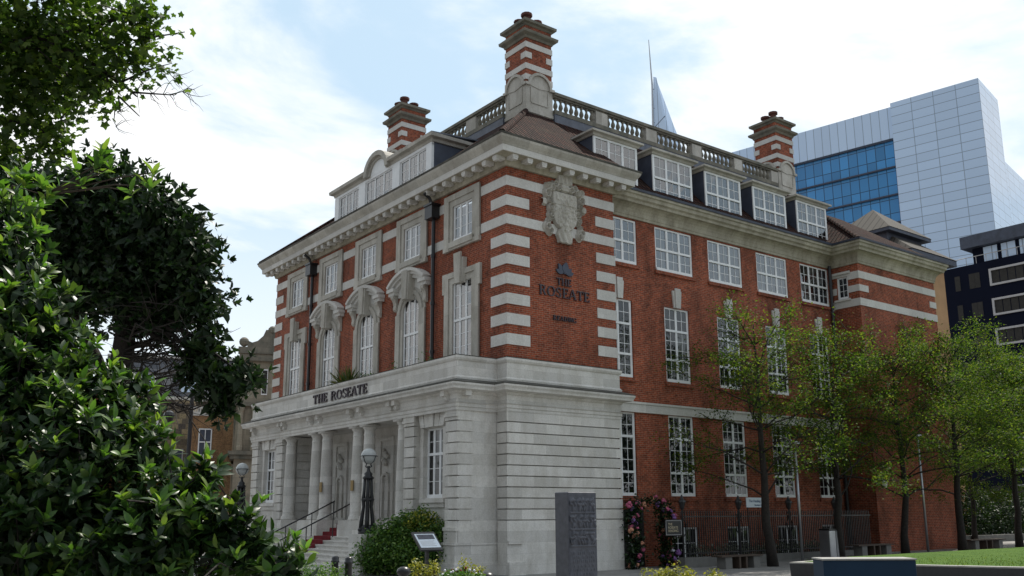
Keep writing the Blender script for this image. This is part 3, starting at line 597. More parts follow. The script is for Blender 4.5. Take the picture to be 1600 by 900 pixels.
# ---- front window surrounds
for k, c in enumerate(FC):
    s = MB()
    for e in (-1, 1):
        s.pbox(F0, *sorted((c + e * .66, c + e * 1.16)), .002, .05, 12.0, 14.0); s.pbox(F0, *sorted((c + e * .86, c + e * 1.19)), .052, .10, 11.98, 14.03)
        s.pbox(F0, *sorted((c + e * .80, c + e * 1.2)), .003, .13, 11.80, 11.975)
    s.pbox(F0, c - .66, c + .66, .002, .05, 13.57, 14.0); s.pbox(F0, c - .86, c + .86, .052, .102, 13.8, 14.03)
    s.pbox(F0, c - .80, c + .80, .002, .16, 11.90, 12.12); s.pbox(F0, c - .80, c + .80, .002, .11, 11.82, 11.898)
    s.build('window_surround', M['trim'], H)
for k, c in enumerate(FC):
    s = MB()
    if k in (0, 4):
        for e in (-1, 1):
            s.pbox(F0, *sorted((c + e * .63, c + e * 1.10)), .002, .05, 6.4, 10.9); s.pbox(F0, *sorted((c + e * .85, c + e * 1.13)), .052, .10, 6.4, 10.93)
            s.pbox(F0, *sorted((c + e * .95, c + e * 1.25)), .004, .105, 10.15, 10.935)
        s.pbox(F0, c - .63, c + .63, .002, .05, 10.48, 10.9); s.pbox(F0, c - .85, c + .85, .052, .102, 10.72, 10.93)
        s.build('window_surround', M['trim'], H)
        q = MB(); q.prism([(c - .24, 10.40), (c + .24, 10.40), (c + .31, 11.35), (c - .31, 11.35)], F0, .02, .20); q.prism([(c - .17, 10.38), (c + .17, 10.38), (c + .23, 11.55), (c - .23, 11.55)], F0, .205, .28); q.build('keystone', M['trim'], H)
    else:
        for e in (-1, 1):
            s.pbox(F0, *sorted((c + e * .62, c + e * 1.10)), .002, .05, 6.4, 9.95); s.pbox(F0, *sorted((c + e * .80, c + e * 1.13)), .052, .10, 6.4, 9.95)
        na = 14; R1 = .64; zs = 9.95
        def ar(t, r, hz): return (c + r * math.cos(t), zs + hz * math.sin(t))
        for i in range(na):
            t0, t1 = math.pi * i / na, math.pi * (i + 1) / na
            p0, p1 = ar(t0, R1, .60), ar(t1, R1, .60); o0, o1 = ar(t0, 1.12, 1.02), ar(t1, 1.12, 1.02)
            s.prism([p0, o0, o1, p1], F0, -.01, .05)
            s.prism([ar(t0, .78, .74), ar(t0, .94, .90), ar(t1, .94, .90), ar(t1, .78, .74)], F0, .052, .11)
        s.build('window_surround', M['trim'], H)
        p = MB(); ends = math.acos(1.46 / 2.26); cz = 11.70 - 2.26 + .02; Rz = 2.26
        rise0 = cz + Rz * math.sin(ends)
        for i in range(16):
            t0 = ends + (math.pi - 2 * ends) * i / 16; t1 = ends + (math.pi - 2 * ends) * (i + 1) / 16
            f = lambda t, r: (c + r * math.cos(t), cz + r * math.sin(t))
            p.prism([f(t0, Rz), f(t1, Rz), f(t1, Rz - .13), f(t0, Rz - .13)], F0, .02, .38)
            p.prism([f(t0, Rz - .132), f(t1, Rz - .132), f(t1, Rz - .25), f(t0, Rz - .25)], F0, .02, .28)
            p.prism([f(t0, Rz - .252), f(t1, Rz - .252), f(t1, Rz - .40), f(t0, Rz - .40)], F0, .02, .18)
            p.prism([f(t0, Rz - .402), f(t1, Rz - .402), (min(max(f(t1, Rz)[0], c - .98), c + .98), rise0 - .5), (min(max(f(t0, Rz)[0], c - .98), c + .98), rise0 - .5)], F0, .012, .04 + .0008 * i)
        for e in (-1, 1):
            a, b_ = sorted((c + e * .96, c + e * 1.50)); p.pbox(F0, a, b_, .02, .34, rise0 - .24, rise0 - .10); p.pbox(F0, a + .04, b_ - .04, .02, .26, rise0 - .38, rise0 - .242)
        p.build('pediment', M['band'], H)
        for e in (-1, 1):
            q = MB(); uu_ = c + e * 1.16
            prof_ = [(.02, -.385), (.25, -.385), (.27, -.44), (.25, -.50), (.18, -.58), (.13, -.70), (.12, -.80), (.14, -.88), (.13, -.96), (.08, -1.02), (.02, -1.04)]
            nn_ = len(prof_); P_ = [F0(uu_ - .11, a_, rise0 + z_) for a_, z_ in prof_] + [F0(uu_ + .11, a_, rise0 + z_) for a_, z_ in prof_]
            q.add(P_, [tuple(range(nn_)), tuple(range(nn_, 2 * nn_))[::-1]] + [(i, (i + 1) % nn_, nn_ + (i + 1) % nn_, nn_ + i) for i in range(nn_)])
            q.build('console', M['trim'], H)
        q = MB(); q.prism([(c - .24, 10.42), (c + .24, 10.42), (c + .32, 11.66), (c - .32, 11.66)], F0, .02, .34); q.prism([(c - .15, 10.44), (c + .15, 10.44), (c + .22, 11.62), (c - .22, 11.62)], F0, .342, .39); q.build('keystone', M['trim'], H)

# ---- cornices
corn = [(0, 14.18), (.10, 14.18), (.14, 14.30), (.16, 14.44), (.60, 14.46), (.63, 14.50), (.63, 14.70), (.70, 14.74), (.72, 14.82), (.80, 14.92), (.82, 15.0), (0, 15.02)]
cpath = [(6, 20.2), (0, 20.2), (0, 0), (5.17, 0), (5.17, 1.2)]
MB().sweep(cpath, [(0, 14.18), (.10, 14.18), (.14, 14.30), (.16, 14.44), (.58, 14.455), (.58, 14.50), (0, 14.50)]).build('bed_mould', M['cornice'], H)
MB().sweep(cpath, [(.0, 14.503), (.583, 14.503), (.583, 14.462), (.625, 14.462), (.64, 14.68), (.0, 14.68)]).build('cornice', M['band'], H)
MB().sweep(cpath, [(.0, 14.683), (.65, 14.683), (.68, 14.74), (.73, 14.80), (.80, 14.90), (.82, 14.98), (0, 15.0)]).build('cyma', M['trim'], H)
def modillion(pl, u):
    md = MB(); md.prism([(0, 14.455), (0, 14.32)][:0] or [(u - .12, 14.33), (u + .12, 14.33), (u + .12, 14.452), (u - .12, 14.452)], pl, .17, .55); md.pbox(pl, u - .10, u + .10, .40, .54, 14.27, 14.328); md.build('modillion', M['band'], H)
for i in range(32): modillion(F0, -.02 + i * .66)
for i in range(9): modillion(S0, i * .66)
wc = [(0, 13.66), (.05, 13.66), (.06, 13.76)] + [(.08 + .34 * (1 - math.cos(t)), 13.78 + .42 * math.sin(t)) for t in np.linspace(0, math.pi / 2, 6)] + [(.44, 14.30), (.52, 14.36), (.54, 14.48), (.60, 14.52), (.60, 14.62), (0, 14.64)]
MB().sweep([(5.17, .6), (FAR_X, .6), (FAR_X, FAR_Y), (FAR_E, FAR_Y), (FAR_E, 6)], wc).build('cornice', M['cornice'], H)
gt = MB().sweep([(5.3, .6), (FAR_X, .6), (FAR_X, FAR_Y), (FAR_E, FAR_Y), (FAR_E, 6)], [(.48, 14.625), (.64, 14.625), (.66, 14.72), (.48, 14.72)]); gt.build('gutter', M['cheek'], H)
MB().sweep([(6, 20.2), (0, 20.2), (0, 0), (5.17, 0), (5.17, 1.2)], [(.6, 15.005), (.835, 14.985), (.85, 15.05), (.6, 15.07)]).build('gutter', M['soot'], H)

# ---- roof
ZT = 18.98; A = 4.25
r = MB()
e0 = -.74; ez = 15.0
r.quad((e0, 20.9, ez), (e0, e0, ez), (A, A, ZT), (A, 15.95, ZT)); r.quad((e0, e0, ez), (5.3, e0, ez), (5.3, A, ZT), (A, A, ZT)); r.quad((10, 20.9, ez), (e0, 20.9, ez), (A, 15.95, ZT), (8.5, 15.95, ZT))
r.quad((5.3, .06, 14.66), (24.4, .06, 14.66), (24.4, A, ZT), (5.3, A, ZT))
r.quad((FAR_X - .55, FAR_Y - .5, 14.66), (FAR_E + .5, FAR_Y - .5, 14.66), (FAR_E - 2.4, 2.6, 17.6), (FAR_X + 2.4, 2.6, 17.6))
r.quad((FAR_X - .55, FAR_Y - .5, 14.66), (FAR_X + 2.4, 2.6, 17.6), (FAR_X + 2.4, 6, 17.6), (FAR_X - .55, 6, 14.66)); r.quad((FAR_E + .5, FAR_Y - .5, 14.66), (FAR_E + .5, 9, 14.66), (FAR_E - 2.4, 6, 17.6), (FAR_E - 2.4, 2.6, 17.6))
r.quad((FAR_X + 2.4, 2.6, 17.6), (FAR_E - 2.4, 2.6, 17.6), (FAR_E - 2.4, 6, 17.6), (FAR_X + 2.4, 6, 17.6))
r.add([(5.3, e0, ez), (5.3, A, ZT), (5.3, .06, 14.66)], [(0, 1, 2)])
roof = r.build('roof', M['tile'], H, recalc=False)
MB().add([(A, A, ZT), (24.4, A, ZT), (24.4, 9.9, ZT), (8.5, 9.9, ZT), (8.5, 15.95, ZT), (A, 15.95, ZT)], [tuple(range(6))]).build('flat_roof', M['lead'], H, recalc=False)
for rp, rr in (([(e0, e0, ez + .03), (A - .1, A - .1, ZT - .05)], .13), ([(FAR_X - .5, FAR_Y - .45, 14.7), (FAR_X + 2.4, 2.6, 17.62)], .11), ([(e0, 20.9, ez + .03), (A, 15.95, ZT)], .13)): MB().tube(rp, rr, 8).build('ridge_tile', M['tile'], roof)
b = MB(); b.quad((24.4, A, ZT), (24.4, .06, 14.66), (24.4, 9.9, 14.66), (24.4, 9.9, ZT)); b.build('gable', M['brick'], H, recalc=False)

# ---- dormers of the wing
for i, c in enumerate(WC):
    y = .5; u0, u1, z0, z1 = c - 1.2, c + 1.2, 14.70, 16.72; pl = side(y)
    dm = MB(); yb = 2.6
    for a, b_ in ((u0, u0 + .05), (u1 - .05, u1)):
        dm.add([(a, y + .06, z0), (b_, y + .06, z0), (b_, y + .06, z1), (a, y + .06, z1), (a, yb, z1), (b_, yb, z1), (a, yb, z0), (b_, yb, z0)], [(0, 4, 6) if False else (0, 3, 4, 6), (1, 7, 5, 2), (0, 1, 2, 3)])
    dm.box(u0 + .06, u1 - .06, y + .75, y + .80, z0, z1)
    do = dm.build('dormer', M['cheek'], H)
    window(pl, u0, u1, z0, z1, 0.0, 3, 2, [2, 2], [15.72], border=.09, curtain=(.15, .5, .7, .3, .3)[i], parent=do, glass='glass_top')
    rf = MB(); rf.sweep([(u0, yb), (u0, y), (u1, y), (u1, yb)], [(-.02, 16.72), (.06, 16.72), (.10, 16.80), (.22, 16.84), (.22, 16.92), (-.02, 16.96)]); rf.build('dormer_cornice', M['trim'], do)
    MB().hexa([(u0 + .02, y - .15, 16.93), (u1 - .02, y - .15, 16.93), (u1 - .02, 3.0, 17.15), (u0 + .02, 3.0, 17.15), (u0 + .02, y - .15, 16.97), (u1 - .02, y - .15, 16.97), (u1 - .02, 3.0, 17.2), (u0 + .02, 3.0, 17.2)]).build('dormer_roof', M['lead'], do)

# ---- long dormer of the front
x = .40; pl = front(x); y0, y1, z0, z1 = 5.62, 14.42, 15.2, 17.02
dm = MB()
for a, b_ in ((y0, y0 + .06), (y1 - .06, y1)):
    dm.add([(x + .06, a, z0), (x + .06, b_, z0), (x + .06, b_, z1 + .1), (x + .06, a, z1 + .1), (3.2, a, z1 + .1), (3.2, b_, z1 + .1), (3.2, a, z0), (3.2, b_, z0)], [(0, 3, 4, 6), (1, 7, 5, 2), (0, 1, 2, 3)])
dm.box(x + .75, x + .8, y0 + .08, y1 - .08, z0, z1)
do = dm.build('dormer', M['cheek'], H)
pw = MB()
for a, b_ in ((y0, y0 + .42), (8.22, 8.85), (11.35, 11.98), (y1 - .42, y1)): pw.pbox(pl, a, b_, -.06, .06, z0, z1)
pw.pbox(pl, y0, y1, -.058, .05, z1 - .04, z1 + .18); pw.build('pilaster', M['white'], do)
window(pl, y0 + .42, 8.22, z0 + .35, z1 - .04, 0, 3, 2, [3], [], curtain=.25, parent=do, border=.06, glass='glass_front'); window(pl, 8.85, 11.35, z0 + .35, z1 - .04, 0, 3, 2, [3], [], curtain=.25, parent=do, border=.06, glass='glass_front')
window(pl, 11.98, y1 - .42, z0 + .35, z1 - .04, 0, 3, 2, [3], [], curtain=.25, parent=do, border=.06, glass='glass_front')
prof = [(-.02, 17.10), (.07, 17.10), (.10, 17.22), (.26, 17.26), (.28, 17.40), (-.02, 17.44)]
cn = MB(); cn.sweep([(3.2, y1), (x, y1), (x, 11.2)], prof); cn.sweep([(x, 9.0), (x, y0), (3.4, y0)], prof)
for i in range(12):
    t0, t1 = math.pi * i / 12, math.pi * (i + 1) / 12
    f = lambda t, r_, rz: (10.1 + r_ * math.cos(t), 17.10 + rz * math.sin(t))
    cn.prism([f(t0, 1.12, .98), f(t1, 1.12, .98), f(t1, .88, .76), f(t0, .88, .76)], pl, -.9, .27); cn.prism([f(t0, .878, .758), f(t1, .878, .758), f(t1, .74, .62), f(t0, .74, .62)], pl, -.9, .14)
cn.build('dormer_cornice', M['trim'], do)
MB().prism([(10.1 + .74 * math.cos(t), 17.10 + .62 * math.sin(t)) for t in np.linspace(0, math.pi, 13)], pl, -.02, .06).build('lunette', M['white'], do)
dr = MB(); dr.hexa([(x - .2, 11.2, 17.42), (x - .2, y1 + .2, 17.42), (3.6, y1 + .2, 17.66), (3.6, 11.2, 17.66), (x - .2, 11.2, 17.47), (x - .2, y1 + .2, 17.47), (3.6, y1 + .2, 17.72), (3.6, 11.2, 17.72)])
dr.hexa([(x - .2, y0 - .2, 17.42), (x - .2, 9.0, 17.42), (3.6, 9.0, 17.66), (3.6, y0 - .2, 17.66), (x - .2, y0 - .2, 17.47), (x - .2, 9.0, 17.47), (3.6, 9.0, 17.72), (3.6, y0 - .2, 17.72)])
dr.box(x + .3, 3.6, 9.0, 11.2, 17.44, 17.7); dr.build('dormer_roof', M['lead'], do)

# ---- balustrades
BAL = None
def balustrade(pl, u0, u1, posts, first=None):
    s = MB(); s.pbox(pl, u0, u1, -.16, .16, 19.22, 19.42); s.pbox(pl, u0, u1, -.12, .12, 20.02, 20.10); s.pbox(pl, u0, u1, -.19, .19, 20.10, 20.24)
    b = s.build('balustrade', M['weathered'], H)
    MB().pbox(pl, u0, u1, -.1, .14, ZT - .35, 19.22).build('lead_upstand', M['lead'], b)
    for a, c in posts: MB().pbox(pl, a, c, -.15, .15, 19.42, 20.02).build('pier', M['trim'], b)
    edges = [u0] + sum([list(p) for p in posts], []) + [u1]; global BAL
    for a, c in zip(edges[::2], edges[1::2]):
        n = max(1, round((c - a) / .31))
        for i in range(n):
            u = a + (c - a) * (i + .5) / n; p = pl(u, 0, 19.42)
            if BAL is None:
                o = MB().lathe([(.085, 0), (.085, .05), (.05, .08), (.07, .13), (.105, .21), (.095, .30), (.05, .43), (.055, .50), (.085, .54), (.085, .60)], (0, 0, 0), 8).build('baluster', M['weathered'], b, smooth=True); BAL = o
            else: o = BAL.copy(); COL.objects.link(o); o.parent = b
            o.location = p
balustrade(side(A), 5.75, 21.45, [(8.2, 8.92), (11.42, 12.14), (14.65, 15.33), (17.85, 18.5), (20.9, 21.45)])
balustrade(front(A), 5.75, 14.9, [(7.85, 8.62), (11.2, 11.9)])

# ---- chimneys
def chimney(x, y):
    w = 1.5; bx = lambda q, o, z0, z1: q.box(x - o, x + w + o, y - o, y + w + o, z0, z1)
    s = MB(); bx(s, -.02, 20.3, 23.2); c = s.build('chimney', M['brick'], H)
    p = MB(); bx(p, 0.0, ZT - .3, 20.32); bx(p, .05, ZT + .02, 19.15)
    for pl, u in ((side(y), x), (front(x), y)):
        p.pbox(pl, u - .06, u + .22, .003, .10, 20.24, 20.36); p.pbox(pl, u + w - .22, u + w + .06, .003, .10, 20.24, 20.36)
        m = u + w / 2
        for i in range(10):
            t0, t1 = math.pi * i / 10, math.pi * (i + 1) / 10; f = lambda t, a: (m + a * math.cos(t), 20.28 + a * 1.0 * math.sin(t))
            p.prism([f(t0, .66), f(t1, .66), f(t1, .54), f(t0, .54)], pl, .003, .11)
            p.prism([f(t0, .538), f(t1, .538), (m, 20.20), ], pl, .003, .03)
        p.pbox(pl, m - .50, m - .46, .003, .035, 19.5, 20.2); p.pbox(pl, m + .46, m + .50, .003, .035, 19.5, 20.2); p.pbox(pl, m - .459, m + .459, .003, .035, 19.46, 19.52)
    p.build('chimney_pedestal', M['trim'], c)
    for z in (21.03, 22.05): d = MB(); bx(d, .012, z, z + .26); d.build('stone_band', M['band'], c)
    for a in (x - .012, x + w - .34):
        for q in (y - .012, y + w - .34): MB().box(a, a + .352, q, q + .352, 21.55, 21.83).build('stone_block', M['band'], c)
    d = MB(); bx(d, .012, 20.52, 20.78); d.build('stone_band', M['band'], c)
    k = MB(); sq = [(x, y + w), (x, y), (x + w, y), (x + w, y + w)]
    k.sweep(sq, [(-.1, 22.50), (.02, 22.50), (.06, 22.6), (.20, 22.68), (.22, 22.80), (.03, 22.90), (-.1, 22.90)], True)
    k.sweep(sq, [(-.1, 23.10), (.0, 23.10), (.05, 23.18), (.16, 23.22), (.17, 23.34), (-.1, 23.40)], True); bx(k, -.08, 23.15, 23.38)
    k.build('chimney_cap', M['weathered'], c)
    for dx, dy, h in ((.35, .35, .52), (.95, .4, .34), (.5, 1.0, .50), (1.1, 1.1, .36), (.25, .75, .30)):
        MB().lathe([(.19, 0), (.16, h * .6), (.17, h * .66), (.26, h * .72), (.26, h * .94), (.18, h), (.10, h + .02)], (x + dx, y + dy, 23.37), 10).build('chimney_pot', M['pot'], c)
    return c
chimney(A, A); chimney(A, 14.9); chimney(21.72, A)

# ------------------------------------------------------------------ the stone ground floor and portico
PX, PY0, PY1 = -1.67, .57, 18.25
LF = front(PX)
JO = [5.40 - .363 * k for k in range(11)]               # joints of the rustication, 5.40 down to 1.77
def courses(mb, pl, u0, u1, d, z_lo=1.77, z_hi=5.40, gap=.038):
    for a, b_ in zip(JO[1:], JO[:-1]):
        if b_ <= z_lo + .01 or a >= z_hi - .01: continue
        mb.pbox(pl, u0, u1, d - .115, d, a + gap / 2, b_ - gap / 2)
p = MB()
# podium of the corner pavilion
p.box(0.07, 5.17, 0.07, .55, 0, 7.1)
p.box(0.0, .5, .555, 20.0, 1.2, 6.9)
courses(p, side(0), -.055, 5.22, .05)
courses(p, front(0), -.0, .52, .05)
p.pbox(side(0), -.055, 5.22, -.06, .052, .0, 1.755); p.pbox(front(0), .0, .5, -.06, .052, 0, 1.755)
p.pbox(side(0), -.05, .55, .055, .13, 1.0, 1.1); p.pbox(side(0), -.06, .62, .055, .17, 0, .42)
p.build('podium_wall', M['stone'], H)
# entablature, parapet: one moulded run round the portico and the pavilion
ent = [(0, 5.38), (.07, 5.38), (.07, 5.48), (.10, 5.50), (.10, 5.60), (.14, 5.64), (.06, 5.66), (.06, 5.92), (.12, 5.96), (.14, 6.02), (.40, 6.06), (.42, 6.14), (.46, 6.20), (.46, 6.26), (.10, 6.38), (.12, 6.48), (.055, 6.55), (.055, 7.04), (.10, 7.08), (.13, 7.14), (.13, 7.22), (0, 7.24)]
path = [(0.0, PY1), (PX, PY1), (PX, PY0), (0.0, PY0), (0.0, 0.0), (5.17, 0.0), (5.17, .6)]
MB().sweep(path, ent).build('entablature', M['stone'], H)
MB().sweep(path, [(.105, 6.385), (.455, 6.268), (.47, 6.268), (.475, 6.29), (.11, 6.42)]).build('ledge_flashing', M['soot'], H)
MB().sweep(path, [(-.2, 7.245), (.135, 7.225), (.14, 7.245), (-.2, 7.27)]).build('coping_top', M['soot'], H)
t = MB(); t.box(PX + .005, .0, PY0 + .005, PY1 - .005, 5.43, 5.60); t.box(PX + .30, .0, PY0 + .3, PY1 - .3, 6.5, 6.6); t.box(PX + .005, PX + .3, PY0 + .005, PY1 - .005, 5.6, 7.23); t.build('portico_ceiling', M['stone'], H)
for y in (1.05, 4.35, 4.75, 7.05, 7.9, 10.7, 11.55, 14.3, 14.7, 17.8):
    md = MB(); md.pbox(LF, y - .12, y + .12, .062, .30, 5.86, 6.045); md.pbox(LF, y - .10, y + .10, .062, .2, 5.72, 5.858); md.build('bracket', M['stone'], H)
for x in (-1.4,): md = MB(); md.pbox(side(PY0), x - .12, x + .12, .062, .3, 5.86, 6.045)
md.build('bracket', M['stone'], H)

def bay(y0, y1, yc):
    """a window bay of the ground floor: two rusticated piers, recessed wall and window"""
    s = MB(); d0 = .0
    for a, b_ in ((y0, y0 + .68), (y1 - .68, y1)):
        s.box(PX + .112, -.0, a + .003, b_ - .003, 1.0, 5.41)
        courses(s, LF, a - (.032 if a == PY0 else 0), b_, .0, 1.77, 5.05); s.pbox(LF, a - .02, b_ + .02, -.05, .02, 5.06, 5.16); s.pbox(LF, a - .06, b_ + .06, -.05, .06, 5.17, 5.26); s.pbox(LF, a - .03, b_ + .03, -.05, .03, 5.27, 5.41)
        s.pbox(LF, a, b_, -.05, .0, 1.55, 1.755); s.pbox(LF, a - .05, b_ + .05, -.05, .06, 1.44, 1.55); s.pbox(LF, a - .03, b_ + .03, -.05, .03, 1.06, 1.44)
    s.box(PX - .06, -.0, y0 - .02, y1 + .02, 0, .98); s.box(PX - .10, -.0, y0 - .05, y1 + .05, .982, 1.06); s.box(PX - .12, 0, y0 - .07, y1 + .07, 0, .40)
    # recessed wall with the opening
    X0 = PX + .24; wl = front(X0)
    wt = MB(); wt.wall(wl, y0 + .6, y1 - .6, 1.05, 5.41, [(yc - .62, yc + .62, 2.52, 4.92)], .16)
    wt.build('bay_wall', M['stone'], H)
    s.pbox(wl, yc - .78, yc + .78, .002, .12, 2.36, 2.5); s.pbox(wl, yc - .72, yc + .72, .002, .06, 2.2, 2.355)
    for e in (-1, 1): s.pbox(wl, *sorted((yc + e * .63, yc + e * .80)), .002, .06, 2.502, 4.93)
    for i in range(5):
        a = -.78 + i * .312; w_ = .30; k = (i - 2) * .05
        s.prism([(yc + a + .01 - k * .2, 4.95), (yc + a + w_ - k * .2, 4.95), (yc + a + w_ + k, 5.40), (yc + a + .01 + k, 5.40)], wl, .003, .13 + (.04 if i == 2 else 0))
    s.build('pier', M['stone'], H)
    window(wl, yc - .62, yc + .62, 2.52, 4.92, -.12, 3, 1, [3, 2], [4.02], curtain=.1, border=.07)
bay(PY0, 3.98, 2.32); bay(14.72, PY1, 16.55)
# rusticated end of the portico, seen from the side
s = MB(); courses(s, side(PY0), PX + .118, PX + .62, .03); courses(s, side(PY0), PX + .56, -.06, -.03)
s.box(PX + .115, -.01, PY0 + .135, PY0 + .4, 1.05, 5.41); s.pbox(side(PY0), PX + .04, -.06, -.07, .0, 1.06, 1.755); s.pbox(side(PY0), PX + .05, PX + .66, .0, .05, 1.06, 1.5)
s.build('podium_wall', M['stone'], H)
# inside the portico
s = MB(); s.box(-.02, .0, 3.9, 14.8, 1.2, 5.43)
for pl, a, b_ in ((side(14.35), PX + .55, -.30),): courses(s, pl, a, b_, .0); s.box(PX + .56, -.31, 14.39, 14.70, 1.5, 5.41)
s.box(PX + .56, -.01, 3.99, 4.3, 1.5, 5.41)
for yc in (8.1, 12.1):
    w = front(-.022)
    s.pbox(w, yc - .62, yc - .42, .002, .07, 1.8, 4.9); s.pbox(w, yc + .42, yc + .62, .002, .07, 1.8, 4.9); s.pbox(w, yc - .62, yc + .62, .002, .09, 4.9, 5.05)
    s.pbox(w, yc - .34, yc + .34, .002, .05, 3.35, 3.45); s.pbox(w, yc - .3, yc - .2, .002, .10, 1.85, 3.35); s.pbox(w, yc + .2, yc + .3, .002, .10, 1.85, 3.35)
    for i in range(8):
        t0, t1 = math.pi * i / 8, math.pi * (i + 1) / 8; s.prism([(yc + .3 * math.cos(t0), 3.35 + .3 * math.sin(t0)), (yc + .3 * math.cos(t1), 3.35 + .3 * math.sin(t1)), (yc + .18 * math.cos(t1), 3.35 + .18 * math.sin(t1)), (yc + .18 * math.cos(t0), 3.35 + .18 * math.sin(t0))], w, .004, .12)
    for k in range(5): s.ball((-.10, yc + math.sin(k * 2.1) * .16, 4.0 + .13 * k), .13 - .012 * k, 5)
s.build('portico_wall', M['stone'], H)
MB().pbox(front(-.03), 13.55, 14.33, .0, .03, 1.62, 5.2).build('door', M['iron'], H)
dd = MB(); dd.pbox(front(-.03), 9.35, 10.95, .0, .03, 1.62, 4.3)
for y in (9.45, 10.2): dd.pbox(front(-.03), y, y + .65, .03, .06, 1.9, 2.7); dd.pbox(front(-.03), y, y + .65, .03, .06, 2.85, 4.1)
dd.build('door', M['iron'], H)
cy = [4.42, 7.02, 7.93, 10.68, 11.66, 14.32]; cols = []
for y in cy:
    c = MB(); prof = [(.33, 0), (.33, .06), (.30, .08), (.31, .14), (.28, .17), (.265, .2)]
    for k in range(9):
        q = k / 8; prof.append((.258 - .045 * q ** 1.6 + .006 * math.sin(math.pi * q), .22 + 2.98 * q))
    prof += [(.225, 3.22), (.225, 3.26), (.205, 3.28), (.205, 3.42), (.235, 3.45), (.27, 3.52), (.28, 3.54)]
    c.lathe(prof, (0, 0, 0), 28); c.box(-.30, .30, -.30, .30, 3.545, 3.66)
    o = c.build('column', M['stone'], H, smooth=False); o.location = (-1.42, y, 1.755)
    for pgn in o.data.polygons: pgn.use_smooth = len(pgn.vertices) == 4 and abs(pgn.normal.z) < .95 and pgn.area < .12
    cols.append(o)
# plinths under the columns, landing and steps
for a, b_ in ((6.55, 8.40), (10.2, 12.13)): s = MB(); s.box(-2.0, -1.0, a, b_, 0, 1.60); s.box(-1.98, -1.02, a + .02, b_ - .02, 1.60, 1.752); s.build('column_plinth', M['stone'], H)
for a, b_ in ((4.0, 4.8), (13.9, 14.7)): s = MB(); s.box(-1.95, -1.05, a, b_, 0, 1.60); s.box(-1.93, -1.07, a + .02, b_ - .02, 1.60, 1.752); s.build('column_plinth', M['stone'], H)
st = MB()
st.box(-1.2, .0, 4.0, 14.7, 0, 1.6)
for k, (x, z) in enumerate(((-1.5, 1.45), (-1.8, 1.30))): st.box(x, -1.2, 8.41, 10.19, 0, z)
NS = 8
for k in range(NS):
    x = -2.15 - .32 * k; z = 1.15 - .144 * k
    st.box(x - .03, x + .33, 4.1, 14.6, z - .045, z); st.box(x, x + .33, 4.1, 14.6, 0, z - .046)
st.box(-2.0, -1.2, 4.81, 6.54, 0, 1.15); st.box(-2.0, -1.2, 8.41, 10.19, 0, 1.15); st.box(-2.0, -1.2, 12.14, 13.89, 0, 1.15)
st.build('steps', M['stone'], H)
cp = MB(); pr = [(0, 1.606), (-1.2, 1.606), (-1.206, 1.456), (-1.5, 1.456), (-1.506, 1.306), (-1.8, 1.306), (-1.806, 1.156), (-2.15, 1.156)]
for k in range(NS): 
    x = -2.185 - .32 * k; z = 1.156 - .144 * k; pr += [(x, z), (x, z - .144)]
pr += [(-5.2, .006)]
for (a, za), (c, zc) in zip(pr, pr[1:]): cp.quad((a, 8.55, za), (a, 10.05, za), (c, 10.05, zc), (c, 8.55, zc))
tag(cp.build('carpet', M['carpet'], None, recalc=False), 'red carpet running down the stone entrance steps', 'carpet')
# handrails
for y, lab in ((8.35, 'black metal handrail on the right edge of the red carpet'), (10.25, 'black metal handrail on the left edge of the red carpet')):
    hr = thing('handrail', lab, 'handrail', (-4.6, y, 0)); q = lambda x, z: (x + 4.6, 0, z)
    k = MB(); k.tube([q(-1.2, 2.52), q(-2.1, 2.08), q(-4.4, 1.02), q(-4.62, .98), q(-4.72, .86), q(-4.66, .72)], .028, 8); k.build('rail', M['iron'], hr, smooth=True)
    for x, z0, z1 in ((-1.25, 1.6, 2.5), (-2.2, 1.13, 2.04), (-3.3, .6, 1.52), (-4.4, .14, 1.02)): MB().tube([q(x, z0), q(x, z1)], .02, 7).build('post', M['iron'], hr)
# brass plates on the two middle columns
for y, lab in ((10.68, 'small brass plate on the column left of the entrance'), (7.93, 'small brass plate on the column right of the entrance')):
    k = MB(); k.box(-.27, -.243, -.20, .02, -.2, .2); o = k.build('brass_plate', M['brass']); o.location = (-1.44, y, 3.08); tag(o, lab, 'plaque')

# ------------------------------------------------------------------ rainwater pipes
def downpipe(pl, u, z0, z1, hop=True, d=.14):
    k = MB(); k.tube([pl(u, d, z0), pl(u, d, z1)], .075, 10)
    z = z0 + 1.2
    while z < z1 - .3: k.tube([pl(u, d, z), pl(u, d, z + .12)], .10, 10); z += 1.9
    o = k.build('downpipe', M['iron'], H)
    if hop:
        h = MB(); h.pbox(pl, u - .26, u + .26, .02, .40, z1 - .1, z1 + .42); h.pbox(pl, u - .30, u + .30, .0, .44, z1 + .42, z1 + .5); h.tube([pl(u, .2, z1 + .4), pl(u, .35, z1 + .75), pl(u, .6, z1 + .9)], .07, 8); h.build('hopper', M['iron'], o)
downpipe(F0, 4.62, 6.8, 13.45); downpipe(F0, 15.62, 6.8, 13.45); downpipe(W0, 20.05, .2, 13.75, False)

